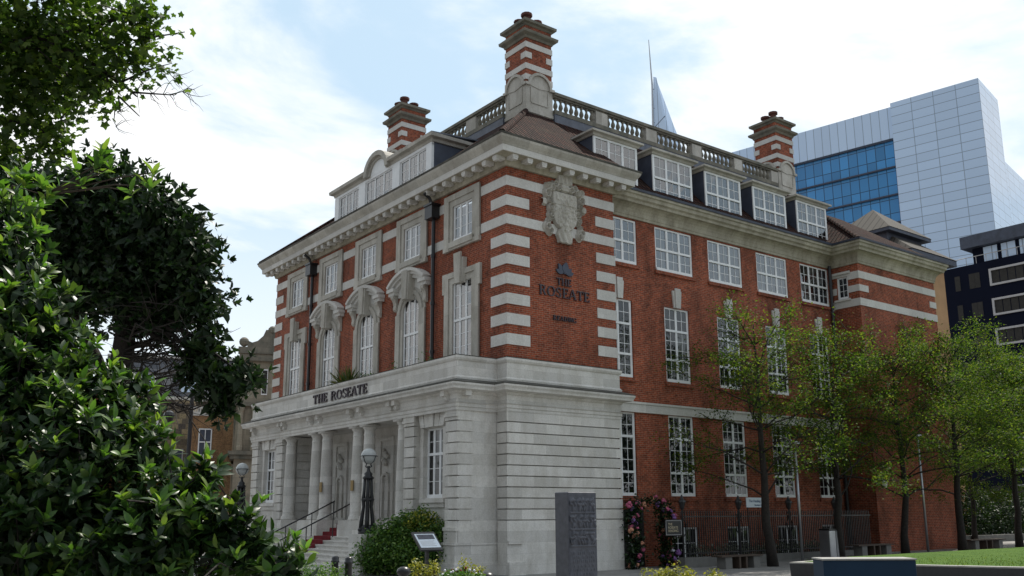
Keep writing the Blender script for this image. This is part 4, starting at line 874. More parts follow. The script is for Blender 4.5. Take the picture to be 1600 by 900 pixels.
# ------------------------------------------------------------------ lettering on the walls
def lettering(name, label, pl, lines, depth=.07, d0=.02, M_=None):
    root = thing(name, label, 'sign', pl(lines[0][1], d0, lines[0][2]))
    base = Vector(root.location)
    for txt, u, z, h, w in lines:
        for ch, polys in letters(txt, h, w):
            k = MB()
            for i, pg in enumerate(polys):
                uu = [(u + a, z + b_) for a, b_ in pg] if pl(1, 0, 0)[0] != pl(0, 0, 0)[0] else [(u - a, z + b_) for a, b_ in pg]
                k.prism(uu, pl, d0, d0 + depth - .0012 * i)
            k.v = [tuple(Vector(p) - base) for p in k.v]
            k.build('letter', M['lettering'], root)
    return root, base
lettering('parapet_lettering', 'dark raised hotel name on the stone parapet over the entrance', LF, [('THE', 11.50, 6.585, .375, 1.36), ('ROSEATE', 9.84, 6.585, .375, 3.15)], .06, .06)
root, base = lettering('wall_lettering', 'dark hotel name with a rose emblem on the brick corner wall', S0, [('THE', 2.23, 10.13, .26, .72), ('ROSEATE', 1.40, 9.66, .36, 2.44), ('READING', 2.04, 8.80, .17, 1.14)], .05, .01)
k = MB()
def petal(cx_, cz_, a, l, w, d):
    pts = []
    for t in np.linspace(0, 1, 9): pts.append((l * t, w * math.sin(math.pi * t) ** .9 / 2))
    for t in np.linspace(1, 0, 9)[1:-1]: pts.append((l * t, -w * math.sin(math.pi * t) ** .9 / 2))
    pts = [(cx_ + x * math.cos(a) - y * math.sin(a), cz_ + x * math.sin(a) + y * math.cos(a)) for x, y in pts]
    q = MB().prism(pts, S0, .01, .01 + d); return q
for cx_, cz_, a, l, w, d in ((2.60, 10.56, 1.35, .48, .30, .060), (2.55, 10.58, 2.15, .42, .20, .054), (2.68, 10.56, .75, .36, .20, .057), (2.52, 10.57, 2.75, .34, .17, .051), (2.72, 10.55, .30, .36, .16, .048), (2.62, 10.62, 1.9, .30, .14, .066)):
    q = petal(cx_, cz_, a, l, w, d); k.add(q.v, q.f)
k.v = [tuple(Vector(p) - base) for p in k.v]; k.build('rose_emblem', M['cheek'], root)

# ------------------------------------------------------------------ carved coat of arms
def crest():
    cu, cz, w, h = 2.62, 13.03, 2.1, 2.62; nu, nz = 84, 104
    U = np.linspace(-w / 2, w / 2, nu); Z = np.linspace(-h / 2, h / 2, nz); uu, zz = np.meshgrid(U, Z)
    def sm(x, a, b_): t = np.clip((x - a) / (b_ - a), 0, 1); return t * t * (3 - 2 * t)
    ht = np.zeros_like(uu)
    sh = np.maximum(np.abs(uu) / .60, np.abs(zz + .05) / .74) ** 1.0; taper = np.where(zz < -.25, np.abs(uu) / (.60 * np.sqrt(np.clip(1 - ((zz + .25) / .58) ** 2, .02, 1))), np.abs(uu) / .60)
    sh = np.maximum(taper, np.abs(zz + .10) / .76); shield = 1 - sm(sh, .93, 1.02); ht = np.maximum(ht, shield * .17)
    rb = np.random.default_rng(3); blob = sum(np.exp(-((uu - a_) ** 2 + (zz - b_) ** 2 * .6) / .0022) for a_, b_ in zip(rb.uniform(-.5, .5, 70), rb.uniform(-.75, .55, 70)))
    ht += shield * (.06 * np.clip(blob, 0, 1) + .03 * (np.abs(zz - .14) < .025) + .03 * (np.abs(uu) < .025) * (zz < .14))
    rng = np.random.default_rng(5)
    for sgn in (-1, 1):
        for i in range(9):        # acanthus scrolls either side
            a = -1.2 + i * .30; c0, c1 = sgn * (.72 + .10 * math.sin(i * 1.3)), .95 * math.sin(a) - .05
            r = .17 + .05 * math.sin(i * 2.2); d_ = np.hypot(uu - c0, (zz - c1) * .9) / r
            ht = np.maximum(ht, (1 - sm(d_, .75, 1.0)) * (.16 + .09 * np.cos(d_ * 11 + i)))
        for i in range(4):
            c0, c1 = sgn * (.30 + .16 * i), .80 + .10 * math.sin(i * 2); d_ = np.hypot(uu - c0, zz - c1) / .16; ht = np.maximum(ht, (1 - sm(d_, .75, 1.0)) * (.21 + .07 * np.cos(d_ * 9)))
        d_ = np.hypot(uu - sgn * .95, zz - .15) / .16; ht = np.maximum(ht, (1 - sm(d_, .7, 1)) * .14)
    top = (1 - sm(np.abs(uu) / .36, .9, 1)) * (1 - sm(np.abs(zz - 1.13) / .19, .9, 1)); ht = np.maximum(ht, top * (.22 + .035 * np.sin(uu * 28)))
    nk = (1 - sm(np.abs(uu) / .20, .85, 1)) * (1 - sm(np.abs(zz - .84) / .18, .85, 1)); ht = np.maximum(ht, nk * (.24 + .03 * np.sin(zz * 40)))
    lw = (1 - sm(np.abs(uu) / (.42 - .10 * np.abs(np.sin(zz * 6))), .88, 1)) * (1 - sm(np.abs(zz + 1.05) / .27, .9, 1)); ht = np.maximum(ht, lw * (.15 + .04 * np.sin(uu * 22 + zz * 9)))
    mask = ht > .015
    ht = ht + mask * rng.normal(0, .006, ht.shape)
    idx = -np.ones(uu.shape, int); k = MB(); 
    V = [(cu + uu[j, i] - 2.62, -(.0 + .7 * max(0, ht[j, i])) - .004, cz + zz[j, i] - 13.03) for j in range(nz) for i in range(nu)]; F = []
    for j in range(nz - 1):
        for i in range(nu - 1):
            if mask[j, i] or mask[j, i + 1] or mask[j + 1, i] or mask[j + 1, i + 1]:
                a = j * nu + i; F.append((a, a + 1, a + nu + 1, a + nu))
    used = sorted({i for f in F for i in f}); mp = {u: i for i, u in enumerate(used)}
    o = MB().add([V[i] for i in used], [tuple(mp[i] for i in f) for f in F]).build('coat_of_arms', M['trim'], None, smooth=False, recalc=False)
    o.location = (2.62, -.03, 13.03); tag(o, 'carved stone coat of arms with crown on the brick corner wall', 'coat of arms')
crest()

# ------------------------------------------------------------------ street furniture near the hotel
def lamp_post(x, y, zb, label):
    t = thing('lamp_post', label, 'lamp post', (x, y, 0), 0, 'globe lamps beside the entrance steps')
    MB().box(-.45, .45, -.45, .45, 0, zb).build('plinth', M['stone'], t)
    k = MB(); z = zb
    k.lathe([(.30, 0), (.30, .08), (.26, .12), (.28, .2), (.24, .3)], (0, 0, z), 12)
    for i in range(6):
        a = i * math.pi / 3; c, s_ = math.cos(a), math.sin(a)
        k.tube([(c * .24, s_ * .24, z + .12), (c * .22, s_ * .22, z + .45), (c * .15, s_ * .15, z + .9), (c * .17, s_ * .17, z + 1.15), (c * .15, s_ * .15, z + 1.4), (c * .13, s_ * .13, z + 1.85)], [.075, .07, .055, .07, .052, .048], 7)
        k.ball((c * .27, s_ * .27, z + .14), .075, 5)
    k.lathe([(.07, .2), (.075, .6), (.07, 1.1), (.10, 1.15), (.07, 1.25), (.06, 1.9)], (0, 0, z), 8)
    k.lathe([(.20, 1.08), (.235, 1.14), (.20, 1.2)], (0, 0, z), 12); k.lathe([(.16, 1.82), (.21, 1.88), (.13, 1.95), (.15, 2.02), (.07, 2.1), (.05, 2.2), (.06, 2.28)], (0, 0, z), 12)
    k.build('column', M['iron'], t, smooth=True)
    gz0 = zb + 2.62; br = MB()
    for i in range(4):
        a = i * math.pi / 2 + .4; c, s_ = math.cos(a), math.sin(a)
        br.tube([(c * .05, s_ * .05, zb + 2.22), (c * .14, s_ * .14, zb + 2.26), (c * .10, s_ * .10, zb + 2.36), (c * .22, s_ * .22, zb + 2.44), (c * .305, s_ * .305, gz0)], .014, 6)
    br.lathe([(.298, -.012), (.312, -.012), (.312, .012), (.298, .012)], (0, 0, gz0), 24, False); br.build('bracket', M['iron'], t)
    MB().ball((0, 0, gz0), .275, 16).build('globe', M['globe'], t, smooth=True)
    return t
lamp_post(-3.25, 3.66, 1.33, 'black iron lamp with white globe in front of the entrance columns, nearer one')
lamp_post(-3.35, 15.05, 1.33, 'black iron lamp with white globe at the far left end of the steps')

def bollard(p, h, label, dome=False):
    k = MB(); prof = [(.10, 0), (.10, .06), (.085, .08), (.08, h - .16), (.10, h - .15), (.10, h - .11), (.085, h - .10), (.09, h - .04), (.06, h - .01), (.02, h)] if not dome else [(.10, 0), (.085, .08), (.085, h - .18), (.13, h - .15), (.15, h - .10), (.13, h - .04), (.07, h), (.01, h + .01)]
    o = k.lathe(prof, (0, 0, 0), 14).build('bollard', M['iron'], None, smooth=True); o.location = (p[0], p[1], 0); tag(o, label, 'bollard', 'bollards in front of the hotel')
bollard(at(524, 868, 22.5), 1.0, 'black bollard before the steps, shorter-looking one on the left'); bollard(at(545, 872, 21.0), 1.05, 'black bollard before the steps, nearer to the shrub')
bollard(at(631, 886, 19.0), .93, 'black domed bollard in front of the big green shrub', True); bollard(at(762, 896, 17.5), .90, 'black domed bollard below the stone corner', True)

# slate monolith
o = at(869.5, 769, 16.0); mx, my = -8.21, -12.70
t = thing('monolith', 'tall dark slate monolith carved with letters and figures', 'monolith', (mx, my, 0), 0.0)
wd, dp, hh = .66, .36, 2.355
k = MB(); k.box(0, wd, 0, dp, 0, hh); k.build('block', M['slate'], t, bevel=.012)
# carved face as relief
nu, nz = 90, 170; V = []; F = []
rg = np.random.default_rng(11); uu = np.linspace(.03, wd - .03, nu); zz = np.linspace(.35, hh - .06, nz)
hts = np.zeros((nz, nu))
for r_, (za, zb_) in enumerate(((2.02, 2.26), (1.74, 1.98), (1.46, 1.70))):
    for q in range(8):
        cx_ = .08 + q * .07 + rg.normal() * .012; ang = rg.uniform(-.7, .7); 
        for part in range(3):
            px_, pz_ = cx_ + rg.normal() * .02, (za + zb_) / 2 + (part - 1) * .07
            du = (uu[None, :] - px_) * math.cos(ang) + (zz[:, None] - pz_) * math.sin(ang); dz = -(uu[None, :] - px_) * math.sin(ang) + (zz[:, None] - pz_) * math.cos(ang)
            hts = np.maximum(hts, .028 * np.clip(1.3 - (du / .024) ** 2 - (dz / .06) ** 2, 0, 1)); ang += 1.1
    hts = np.maximum(hts, .02 * ((np.abs(zz[:, None] - za + .02) < .012) & (np.abs(uu[None, :] - wd / 2) < .29)))
for r_ in range(13):
    z0 = 1.32 - r_ * .07
    hts = np.maximum(hts, .007 * (np.abs(zz[:, None] - z0) < .022) * (np.sin(uu[None, :] * (90 + 7 * r_) + r_) * np.sin(uu[None, :] * 37 + 2 * r_) > .1) * (np.abs(uu[None, :] - wd / 2) < .27))
for j in range(nz):
    for i in range(nu): V.append((uu[i], -.003 - hts[j, i], zz[j]))
for j in range(nz - 1):
    for i in range(nu - 1): a = j * nu + i; F.append((a, a + 1, a + nu + 1, a + nu))
MB().add(V, F).build('carving', M['slate'], t, smooth=True, recalc=False)

# railing with lantern standards, signs
RY = -.8
t = thing('railing', 'long black iron railing on a stone kerb along the brick wing', 'railing', (7.5, RY, 0)); q = MB(); x1 = 12.3
nn = int(x1 / .125)
for i in range(nn): 
    x = i * .125 + .05; q.box(x - .014, x + .014, -.014, .014, .36, 2.0); q.add([(x - .016, -.016, 2.0), (x + .016, -.016, 2.0), (x + .016, .016, 2.0), (x - .016, .016, 2.0), (x, 0, 2.09)], [(0, 1, 4), (1, 2, 4), (2, 3, 4), (3, 0, 4)])
q.build('pickets', M['iron'], t); q = MB(); q.box(0, x1, -.022, .022, 1.82, 1.86); q.box(0, x1, -.022, .022, .48, .52); q.build('rail', M['iron'], t)
q = MB(); q.box(-.1, x1 + .1, -.16, .16, 0, .36); q.build('kerb', M['concrete'], t)
for k_, x in enumerate((7.5, 10.72, 13.9, 17.1)):
    lt = thing('lantern', ['black wrought iron lantern standard right above the black hotel sign', 'black wrought iron lantern standard half behind the white sign', 'black wrought iron lantern standard right of the nearest plaza trunk', 'black wrought iron lantern standard behind the steel bin'][k_], 'lantern', (x, RY - .03, 0), 0, 'lanterns along the railing')
    q = MB(); q.tube([(0, 0, .36), (0, 0, 2.12)], .035, 8)
    for s_ in (-1, 1): q.tube([(s_ * .04, 0, 1.1), (s_ * .17, 0, 1.3), (s_ * .19, 0, 1.55), (s_ * .06, 0, 1.72), (s_ * .13, 0, 1.9), (0, 0, 2.1)], .018, 6)
    q.build('standard', M['iron'], lt); q = MB(); q.lathe([(.05, 2.1), (.08, 2.14), (.13, 2.36), (.15, 2.37), (.14, 2.42), (.06, 2.52), (.05, 2.56), (.02, 2.64)], (0, 0, 0), 6); q.build('lamp_head', M['iron'], lt)
t = thing('black_sign', 'black framed hotel sign hanging on the iron railing', 'sign', (6.95, RY - .07, 1.16)); MB().box(-.44, .44, -.02, .02, 0, .58).build('board', M['iron'], t)
q = MB()
for a in ((-.41, .41, .03, .045), (-.41, .41, .535, .55)): q.box(a[0], a[1], -.028, -.021, a[2], a[3])
for a in ((-.41, -.395), (.395, .41)): q.box(a[0], a[1], -.028, -.021, .046, .534)
q.build('border', M['grey_frame'], t)
MT = Matrix.Translation((-.30, -.026, .29)) @ Matrix.Rotation(math.pi / 2, 4, 'X')
text_mesh('sign_text', 'THE\nROSEATE\nREADING', .125, M['sign_gold'], t, MT, .003, 'LEFT', .95)
t = thing('white_sign', 'small white sign with dark blue words behind the nearest plaza trunk', 'sign', (11.62, RY - .25, 0)); MB().box(-.68, .68, -.015, .015, 2.18, 2.56).build('board', M['sign_white'], t)
q = MB(); q.tube([(-.55, .05, 0), (-.55, .05, 2.5)], .025, 8); q.tube([(.55, .05, 0), (.55, .05, 2.5)], .025, 8); q.build('post', M['iron'], t)
text_mesh('sign_text', 'The Healing Room', .145, M['sign_ink'], t, Matrix.Translation((0.02, -.02, 2.42)) @ Matrix.Rotation(math.pi / 2, 4, 'X'), .003)
text_mesh('sign_text', 'Boutique Spa', .095, M['sign_ink'], t, Matrix.Translation((0.05, -.02, 2.27)) @ Matrix.Rotation(math.pi / 2, 4, 'X'), .003)
# info lectern in front of the shrub
c = at(668, 845, 24.0); t = thing('info_lectern', 'tilted information board on a dark post before the big shrub', 'sign', (c.x, c.y, 0), 0.0)
Mx = Matrix.Translation((0, 0, c.z)) @ Matrix.Rotation(math.radians(42), 4, 'X')
def tilted(mb, name, mat): mb.v = [tuple(Mx @ Vector(p)) for p in mb.v]; return mb.build(name, mat, t)
tilted(MB().box(-.34, .34, -.33, .33, -.05, .0), 'board', M['iron']); tilted(MB().box(-.30, .30, -.25, .25, .002, .006), 'panel', M['sign_white']); tilted(MB().box(-.25, .25, .05, .22, .0065, .009), 'picture', M['slate'])
q = MB()
for i in range(5): q.box(-.24, .20 - .05 * (i % 2), -.02 - i * .042, -.008 - i * .042, .0065, .009)
tilted(q, 'printed_lines', M['grey_frame']); MB().box(-.04, .04, -.02, .06, 0, c.z - .03).build('post', M['iron'], t)

# benches
def bench(x, y, w, label, flip=False):
    z = gz(x); t = thing('bench', label, 'bench', (x, y, z), 0, 'timber and concrete benches under the trees')
    q = MB()
    for i in range(5): q.box(-w / 2, w / 2, -.24 + i * .1, -.155 + i * .1, .42, .47)
    q.build('seat', M['timber'], t)
    for a in (-w * .32, w * .36): MB().box(a - .18, a + .18, -.2, .2, 0, .418).build('block', M['concrete'], t)
    for a in (-w * .06, w * .10): MB().box(a - .045, a + .045, -.22, .22, 0, .417).build('leg', M['timber'], t)
bench(8.75, -2.3, 2.3, 'low timber bench on pale blocks left of the nearest trunk'); bench(16.9, -2.6, 2.6, 'low timber bench behind the blue panel, between two trunks'); bench(27.1, -2.2, 3.4, 'low timber bench at the back of the lawn, far right')
# slim poles, steel bin, camera
for x, y, h, lab in ((12.85, -2.1, 4.6, 'slim grey steel pole right of the nearest trunk'), (22.3, -2.0, 5.2, 'slim grey steel pole before the far brick block')):
    o = MB().tube([(0, 0, 0), (0, 0, h)], .055, 10).build('steel_pole', M['steel'], None, smooth=True); o.location = (x, y, gz(x)); tag(o, lab, 'pole')
    q = MB(); q.box(-.16, .16, -.11, .11, h, h + .1); q.build('lamp_head', M['steel'], o)
t = thing('litter_bin', 'twin brushed steel litter bin beside the second trunk', 'bin', (14.6, -2.25, gz(14.6))); MB().box(-.44, -.02, -.25, .25, 0, 1.12).build('cabinet', M['steel'], t, bevel=.02); MB().box(.02, .44, -.25, .25, 0, 1.12).build('cabinet', M['steel'], t, bevel=.02); MB().box(-.44, .44, -.25, .25, 1.125, 1.18).build('lid', M['iron'], t)
t = thing('security_camera', 'white security camera on the corner of the far brick block', 'camera', (FAR_X + .25, FAR_Y - .02, 3.35)); q = MB(); q.tube([(0, 0, .05), (0, -.22, .05), (0, -.25, -.02)], .03, 8); q.build('arm', M['white'], t); q = MB(); q.lathe([(.10, 0), (.12, .08), (.12, .2), (.07, .24)], (0, -.28, -.24), 12); q.ball((0, -.28, -.24), .10, 8); q.build('housing', M['white'], t, smooth=True)

# lawn wall and blue panel
t = thing('lawn_wall', 'low dark granite wall with pale coping round the lawn', 'wall', (4.5, -7.75, 0)); q = MB(); cpn = MB()
pts = [(1.6, .25), (0, 0), (2.32, -5.55), (4.0, -11.3)]
q.sweep(pts, [(0, 0), (.02, .52), (-.38, .52), (-.38, 0)]); q.build('wall_body', M['granite'], t); cpn.sweep(pts, [(.02, .524), (.02, .562), (-.40, .562), (-.40, .524)]); cpn.build('coping', M['coping'], t)
a = at(1286, 873, 15.5); b = at(1431, 874, 15.5); ang = math.atan2(b.y - a.y, b.x - a.x); wdt = math.hypot(b.x - a.x, b.y - a.y)
t = thing('blue_panel', 'big dark blue box standing before the granite lawn wall', 'box', (a.x, a.y, 0), ang); MB().box(0, wdt, 0, .55, 0, a.z - .03).build('body', M['blue'], t, bevel=.01); MB().box(-.015, wdt + .015, -.015, .565, a.z - .028, a.z - .002).build('top_edge', M['coping'], t)

# ------------------------------------------------------------------ plants
def plant(name, label, cat, loc, group=None): return thing(name, label, cat, loc, 0, group)
def loc_pts(P, t): return P - np.array(t.location)
# yucca on the parapet and small weeds
t = plant('yucca', 'spiky yucca growing behind the parapet above the lettering', 'plant', (-1.25, 9.38, 6.6)); n = 150
d = RNG.normal(size=(n, 3)); d[:, 2] = np.abs(d[:, 2]) * .9 + .35
leaf_sheet('foliage', M['yucca'], np.tile([[0, 0, .45]], (n, 1)) + RNG.normal(size=(n, 3)) * .06, d, RNG.normal(size=(n, 3)) + [0, 0, 1], RNG.uniform(.75, 1.15, n), np.full(n, .055), t, 5, .18, .3)
MB().tube([(0, 0, 0), (0, 0, .5)], [.1, .07], 8).build('stem', M['bark'], t)
for (x, y, z, lab) in ((-1.1, 3.5, 6.6, 'small weed on the parapet before the rightmost tall window'), (-1.1, 5.9, 6.6, 'small weed on the parapet before the right arched window'), (-1.2, 7.6, 6.6, 'small weed on the parapet between two arched windows')):
    t = plant('parapet_weed', lab, 'plant', (x, y, z)); P = RNG.normal(size=(90, 3)) * [.16, .16, .25] + [0, 0, .65]; small_leaves('foliage', M['l_shrub'], P, .10, t); MB().tube([(0, 0, 0), (.03, .02, .8)], [.012, .006], 5).build('stem', M['twig'], t)

def shrub(name, label, mat, loc, clumps, n, size, shell=.35, extra=None):
    t = plant(name, label, 'shrub', loc); P, dd = in_clumps([(np.array(c), np.array(r)) for c, r in clumps], n, shell=shell)
    P = P + RNG.normal(size=P.shape) * size * .75; P = P[P[:, 2] > .02]; small_leaves('foliage', mat, P, size, t)
    st = MB()
    for c, r in clumps: st.tube([(c[0] * .2, c[1] * .2, 0), (c[0] * .7, c[1] * .7, c[2] * .5), c], [.04, .03, .012], 6)
    st.build('stem', M['twig'], t)
    if extra: extra(t)
    return t
c = at(636, 845, 31.0)
def golden_tips(t):
    P, _ = in_clumps([(np.array((.3, -.5, 1.75)), np.array((.75, .5, .4))), (np.array((1.3, -1.1, 1.5)), np.array((.5, .5, .4)))], 700, shell=.4); small_leaves('foliage', M['l_gold'], P, .10, t)
rx = Vector((RT.x, RT.y, 0)).normalized()
def off(u, v, z): return (rx.x * u - rx.y * v * 1.0, rx.y * u + rx.x * v * 1.0, z)
cl = [(off(-.9, .1, .75), (.85, .8, .8)), (off(-.5, .2, 1.25), (.7, .7, .6)), (off(.1, .1, 1.5), (.75, .7, .62)), (off(.75, 0, 1.15), (.8, .8, .75)), (off(1.15, 0, .65), (.6, .7, .7)), (off(.2, -.2, .6), (1.1, .9, .75)), (off(-1.3, 0, .5), (.45, .6, .55)), (off(.45, .1, 1.85), (.28, .3, .36))]
shrub('entrance_shrub', 'large rounded green shrub with golden tips right of the steps', M['l_shrub'], (c.x, c.y, 0), cl, 17000, .115, .42, golden_tips)
def yellow(px, py, D, w, h, n, label):
    p = at(px, py, D); cl = []
    for i in range(5): u = random.uniform(-w / 2, w / 2); cl.append((off(u, random.uniform(-.15, .15), p.z - h * random.uniform(.25, .7)), (.12, .12, h * .32)))
    cl.append((off(0, 0, p.z - h * .9), (w * .55, .3, h * .5)))
    return shrub('euonymus_shrub', label, M['l_gold'], (p.x, p.y, 0), cl, n, .055, .5)
yellow(684, 874, 16, .8, .45, 750, 'variegated yellow shrub left of the pink corner bedding, below the lectern'); yellow(738, 868, 16, .35, .5, 520, 'upright bright yellow shrub before the foot of the stone corner')
yellow(1030, 886, 14, .45, .35, 620, 'bright yellow shrub at the bottom edge, left of the other two beside it'); yellow(1068, 880, 14, .35, .35, 500, 'bright yellow shrub at the bottom edge with two tall shoots'); yellow(1114, 890, 14, .12, .25, 350, 'tiny yellow shoots at the bottom edge, right of the other two')
for px_, py_, D, mat, w, lab in ((722, 889, 15.5, 'f_white', .35, 'white and lilac bedding flowers at the foot of the yellow shrub'), (715, 884, 15.8, 'f_red', .18, 'dark red bedding flower between the yellow shrubs')):
    p = at(px_, py_, D); t = plant('bedding_flowers', lab, 'flowers', (p.x, p.y, 0))
    for i in range(9): u = random.uniform(-w, w); MB().ball(off(u, random.uniform(-.1, .1), p.z + random.uniform(-.12, .0)), .022, 5).build('bloom', M[mat], t, smooth=True); P = np.array([off(random.uniform(-w, w), random.uniform(-.12, .12), p.z - random.uniform(.08, .6)) for _ in range(400)]); small_leaves('foliage', M['l_shrub'], P, .06, t)
p = at(510, 885, 21); shrub('bedding_shrub', 'low green and yellow bedding plant beside the bollards', M['l_shrub'], (p.x, p.y, 0), [((0, 0, .45), (.7, .7, .45)), (off(-.5, 0, .5), (.5, .5, .45))], 2500, .07, .5)

# flower arch over the side door
t = plant('flower_arch', 'arch of pink, peach and purple flowers round the side door', 'flower arch', (6.35, -.25, 0)); rg = np.random.default_rng(4); P = []
for i in range(2600):
    s_ = rg.uniform(0, 1)
    if s_ < .40: c_ = (-.85, 0, rg.uniform(.05, 2.2))
    elif s_ < .84: c_ = (.82, 0, rg.uniform(.05, 2.2))
    else: a = rg.uniform(0, math.pi); c_ = (-.85 * math.cos(a), 0, 2.15 + .28 * math.sin(a))
    P.append(np.array(c_) + rg.normal(size=3) * [.17, .15, .10])
small_leaves('foliage', M['l_mid'], np.array(P), .14, t)
for mat, nn in (('f_pink', 24), ('f_peach', 16), ('f_purple', 18), ('f_white', 4)):
    for i in range(nn):
        q = MB(); c_ = P[rg.integers(len(P))]; r_ = rg.uniform(.06, .12)
        for j in range(7): w = rg.normal(size=3); w /= np.linalg.norm(w); q.ball(tuple(c_ + w * r_ * .6 + np.array([0, -.12, 0])), r_ * .6, 4)
        q.build('bloom', M[mat], t, smooth=True)
q = MB()
for x in (-.95, -.7, .7, .95): q.tube([(x, .05, 0), (x, .05, 2.2)], .02, 6)
q.build('frame', M['iron'], t)
dr = thing('side_door', 'dark red side door with pale glazing under the flower arch', 'door', (6.33, .62, 0)); MB().box(-.55, .55, -.05, -.02, 0.02, 2.1).build('door_leaf', M['carpet'] if False else M['iron'], dr); MB().box(-.30, -.05, -.06, -.052, .9, 1.75).build('glazing', M['curtain'], dr)
# planting behind the railing
for i, x in enumerate((8.9, 10.2, 11.3, 12.5, 13.7, 14.9, 16.1)):
    t = plant('silver_plant', ['pale grey plant behind the railing, under the first basement window', 'pale grey plant behind the railing, below the white sign', 'pale grey plant behind the railing, right under the white sign', 'pale grey plant behind the railing, right of the nearest trunk', 'pale grey plant behind the railing, before the slim steel pole', 'pale grey plant behind the railing, left of the steel bin', 'pale grey plant behind the railing, behind the second trunk'][i], 'plant', (x, -.35, 0), 'silver plants behind the railing')
    P = RNG.normal(size=(330, 3)) * [.34, .14, .16] + [0, 0, .52]; small_leaves('foliage', M['l_grey'], P, .10, t); MB().tube([(0, 0, 0), (0, 0, .5)], [.03, .01], 5).build('stem', M['twig'], t)

# ------------------------------------------------------------------ plaza trees
def plaza_tree(x, y, h, r, seed, label, n_limb=17, dens=64, tr=.17):
    r *= 1.2; rg = np.random.default_rng(seed); t = thing('plaza_tree', label, 'tree', (x, y, gz(x) if y > -6 else 0), 0, 'young trees in a row before the brick wing')
    k = MB(); path = []; z = 0; px_, py_ = 0, 0
    zs = np.linspace(0, h * .93, 12)
    for zz_ in zs: path.append((px_, py_, zz_)); px_ += rg.normal() * .05; py_ += rg.normal() * .05
    k.tube(path, [tr * (1.18 if i == 0 else 1) * (1 - .97 * i / 11) + .012 for i in range(12)], 9)
    P = []
    for i in range(n_limb):
        f_ = .30 + .62 * (i + rg.uniform(-.3, .3)) / n_limb; f_ = min(max(f_, .28), .92); j = f_ * 12 / .93 * .93; b0 = Vector(path[min(11, int(f_ / .93 * 11))])
        az = i * 2.4 + rg.uniform(-.4, .4); ln = r * (1.0 - .55 * max(0, (f_ - .42) / .58)) * rg.uniform(.75, 1.15); up = rg.uniform(.25, .95) + .9 * max(0, f_ - .45)
        pth = [b0]; d = Vector((math.cos(az), math.sin(az), up)).normalized(); seg = 6
        for s_ in range(seg): d = (d + Vector(rg.normal(size=3)) * .16 + Vector((0, 0, -.05))).normalized(); pth.append(pth[-1] + d * ln / seg)
        k.tube(pth, [.038 * (1 - .85 * s_ / seg) * (1.25 - f_ * .5) for s_ in range(seg + 1)], 6)
        for q in range(7):
            s_ = rg.integers(2, seg + 1); b1 = pth[s_]; a2 = rg.uniform(0, 6.28); d2 = (d * .5 + Vector((math.cos(a2), math.sin(a2), rg.uniform(-.25, .75)))).normalized(); l2 = rg.uniform(.5, 1.15) * (.6 + r / 6)
            e = b1 + d2 * l2; m_ = b1 + d2 * l2 * .5 + Vector((0, 0, .06)); k.tube([b1, m_, e], [.016, .010, .004], 4, False)
            nl = int(dens * 1.9 * rg.uniform(.25, 1.5)); tt = rg.uniform(.15, 1.1, nl)[:, None]
            P.append(np.array(b1)[None] * (1 - tt) + np.array(e)[None] * tt + rg.normal(size=(nl, 3)) * [.20, .20, .16])
    tp = np.array(path[-1]); P.append(tp + rg.normal(size=(int(dens * 9), 3)) * [.45, .45, .5] + [0, 0, -.15])
    for zz_ in (.72, .8, .87): P.append(np.array([0, 0, h * zz_]) + rg.normal(size=(int(dens * 5), 3)) * [.7, .7, .3])
    k.build('trunk', M['bark'], t, smooth=True)
    small_leaves('crown', M['l_plaza'], np.concatenate(P), .108, t, .5, rg)
    return t
plaza_tree(10.62, -2.4, 10.0, 3.44, 21, 'nearest plaza tree of the row, dark trunk before the white sign', 28, 30, .18)
plaza_tree(14.94, -2.4, 9.3, 3.20, 22, 'second plaza tree of the row, trunk beside the steel bin', 27, 38, .17)
plaza_tree(19.75, -2.4, 9.4, 3.28, 23, 'third plaza tree of the row, trunk before the far brick block', 27, 42, .16)
plaza_tree(24.6, -2.4, 10.0, 3.36, 24, 'fourth plaza tree of the row, trunk at the end of the brick block', 28, 48, .18)
plaza_tree(30.2, -2.4, 10.4, 3.52, 25, 'fifth plaza tree of the row, at the right edge behind the lawn', 28, 64, .17)
plaza_tree(36.0, -1.0, 10.5, 3.52, 26, 'farthest plaza tree, crown against the navy building', 28, 64, .17)
plaza_tree(35.5, 2.5, 9.5, 3.36, 27, 'background tree behind the row, left of the farthest plaza tree', 26, 64, .15)
# hedge and low wall at the back
h = thing('garden_hedge', 'dark clipped hedge behind the low wall at the back of the lawn', 'hedge', (42, 4.5, 0)); P = RNG.uniform(-1, 1, (9000, 3)) * [6.5, 1.1, 1.35] + [0, 0, 1.55]; P[:, 2] += .5 * np.sin(P[:, 0] * 1.3) + .2 * np.sin(P[:, 0] * 4); small_leaves('foliage', M['l_dark'], P, .22, h); q = MB()
for i in range(9): q.tube([(-6 + i * 1.5, 0, 0), (-6 + i * 1.5, .1, 1.6)], .05, 5)
q.build('stem', M['bark'], h)
o = MB().box(-7, 7, -.2, .2, 0, .5).build('garden_wall', M['concrete']); o.location = (41, 2.9, .1); tag(o, 'low grey wall in front of the dark hedge', 'wall')

# ------------------------------------------------------------------ buildings behind
# pale glass office block
O = (125.4, 39.96, 0); a1, a2 = rad(101), rad(11)
t = thing('office_tower', 'tall pale glass office block with blue glazed floors behind the hotel', 'office building', O, a1)
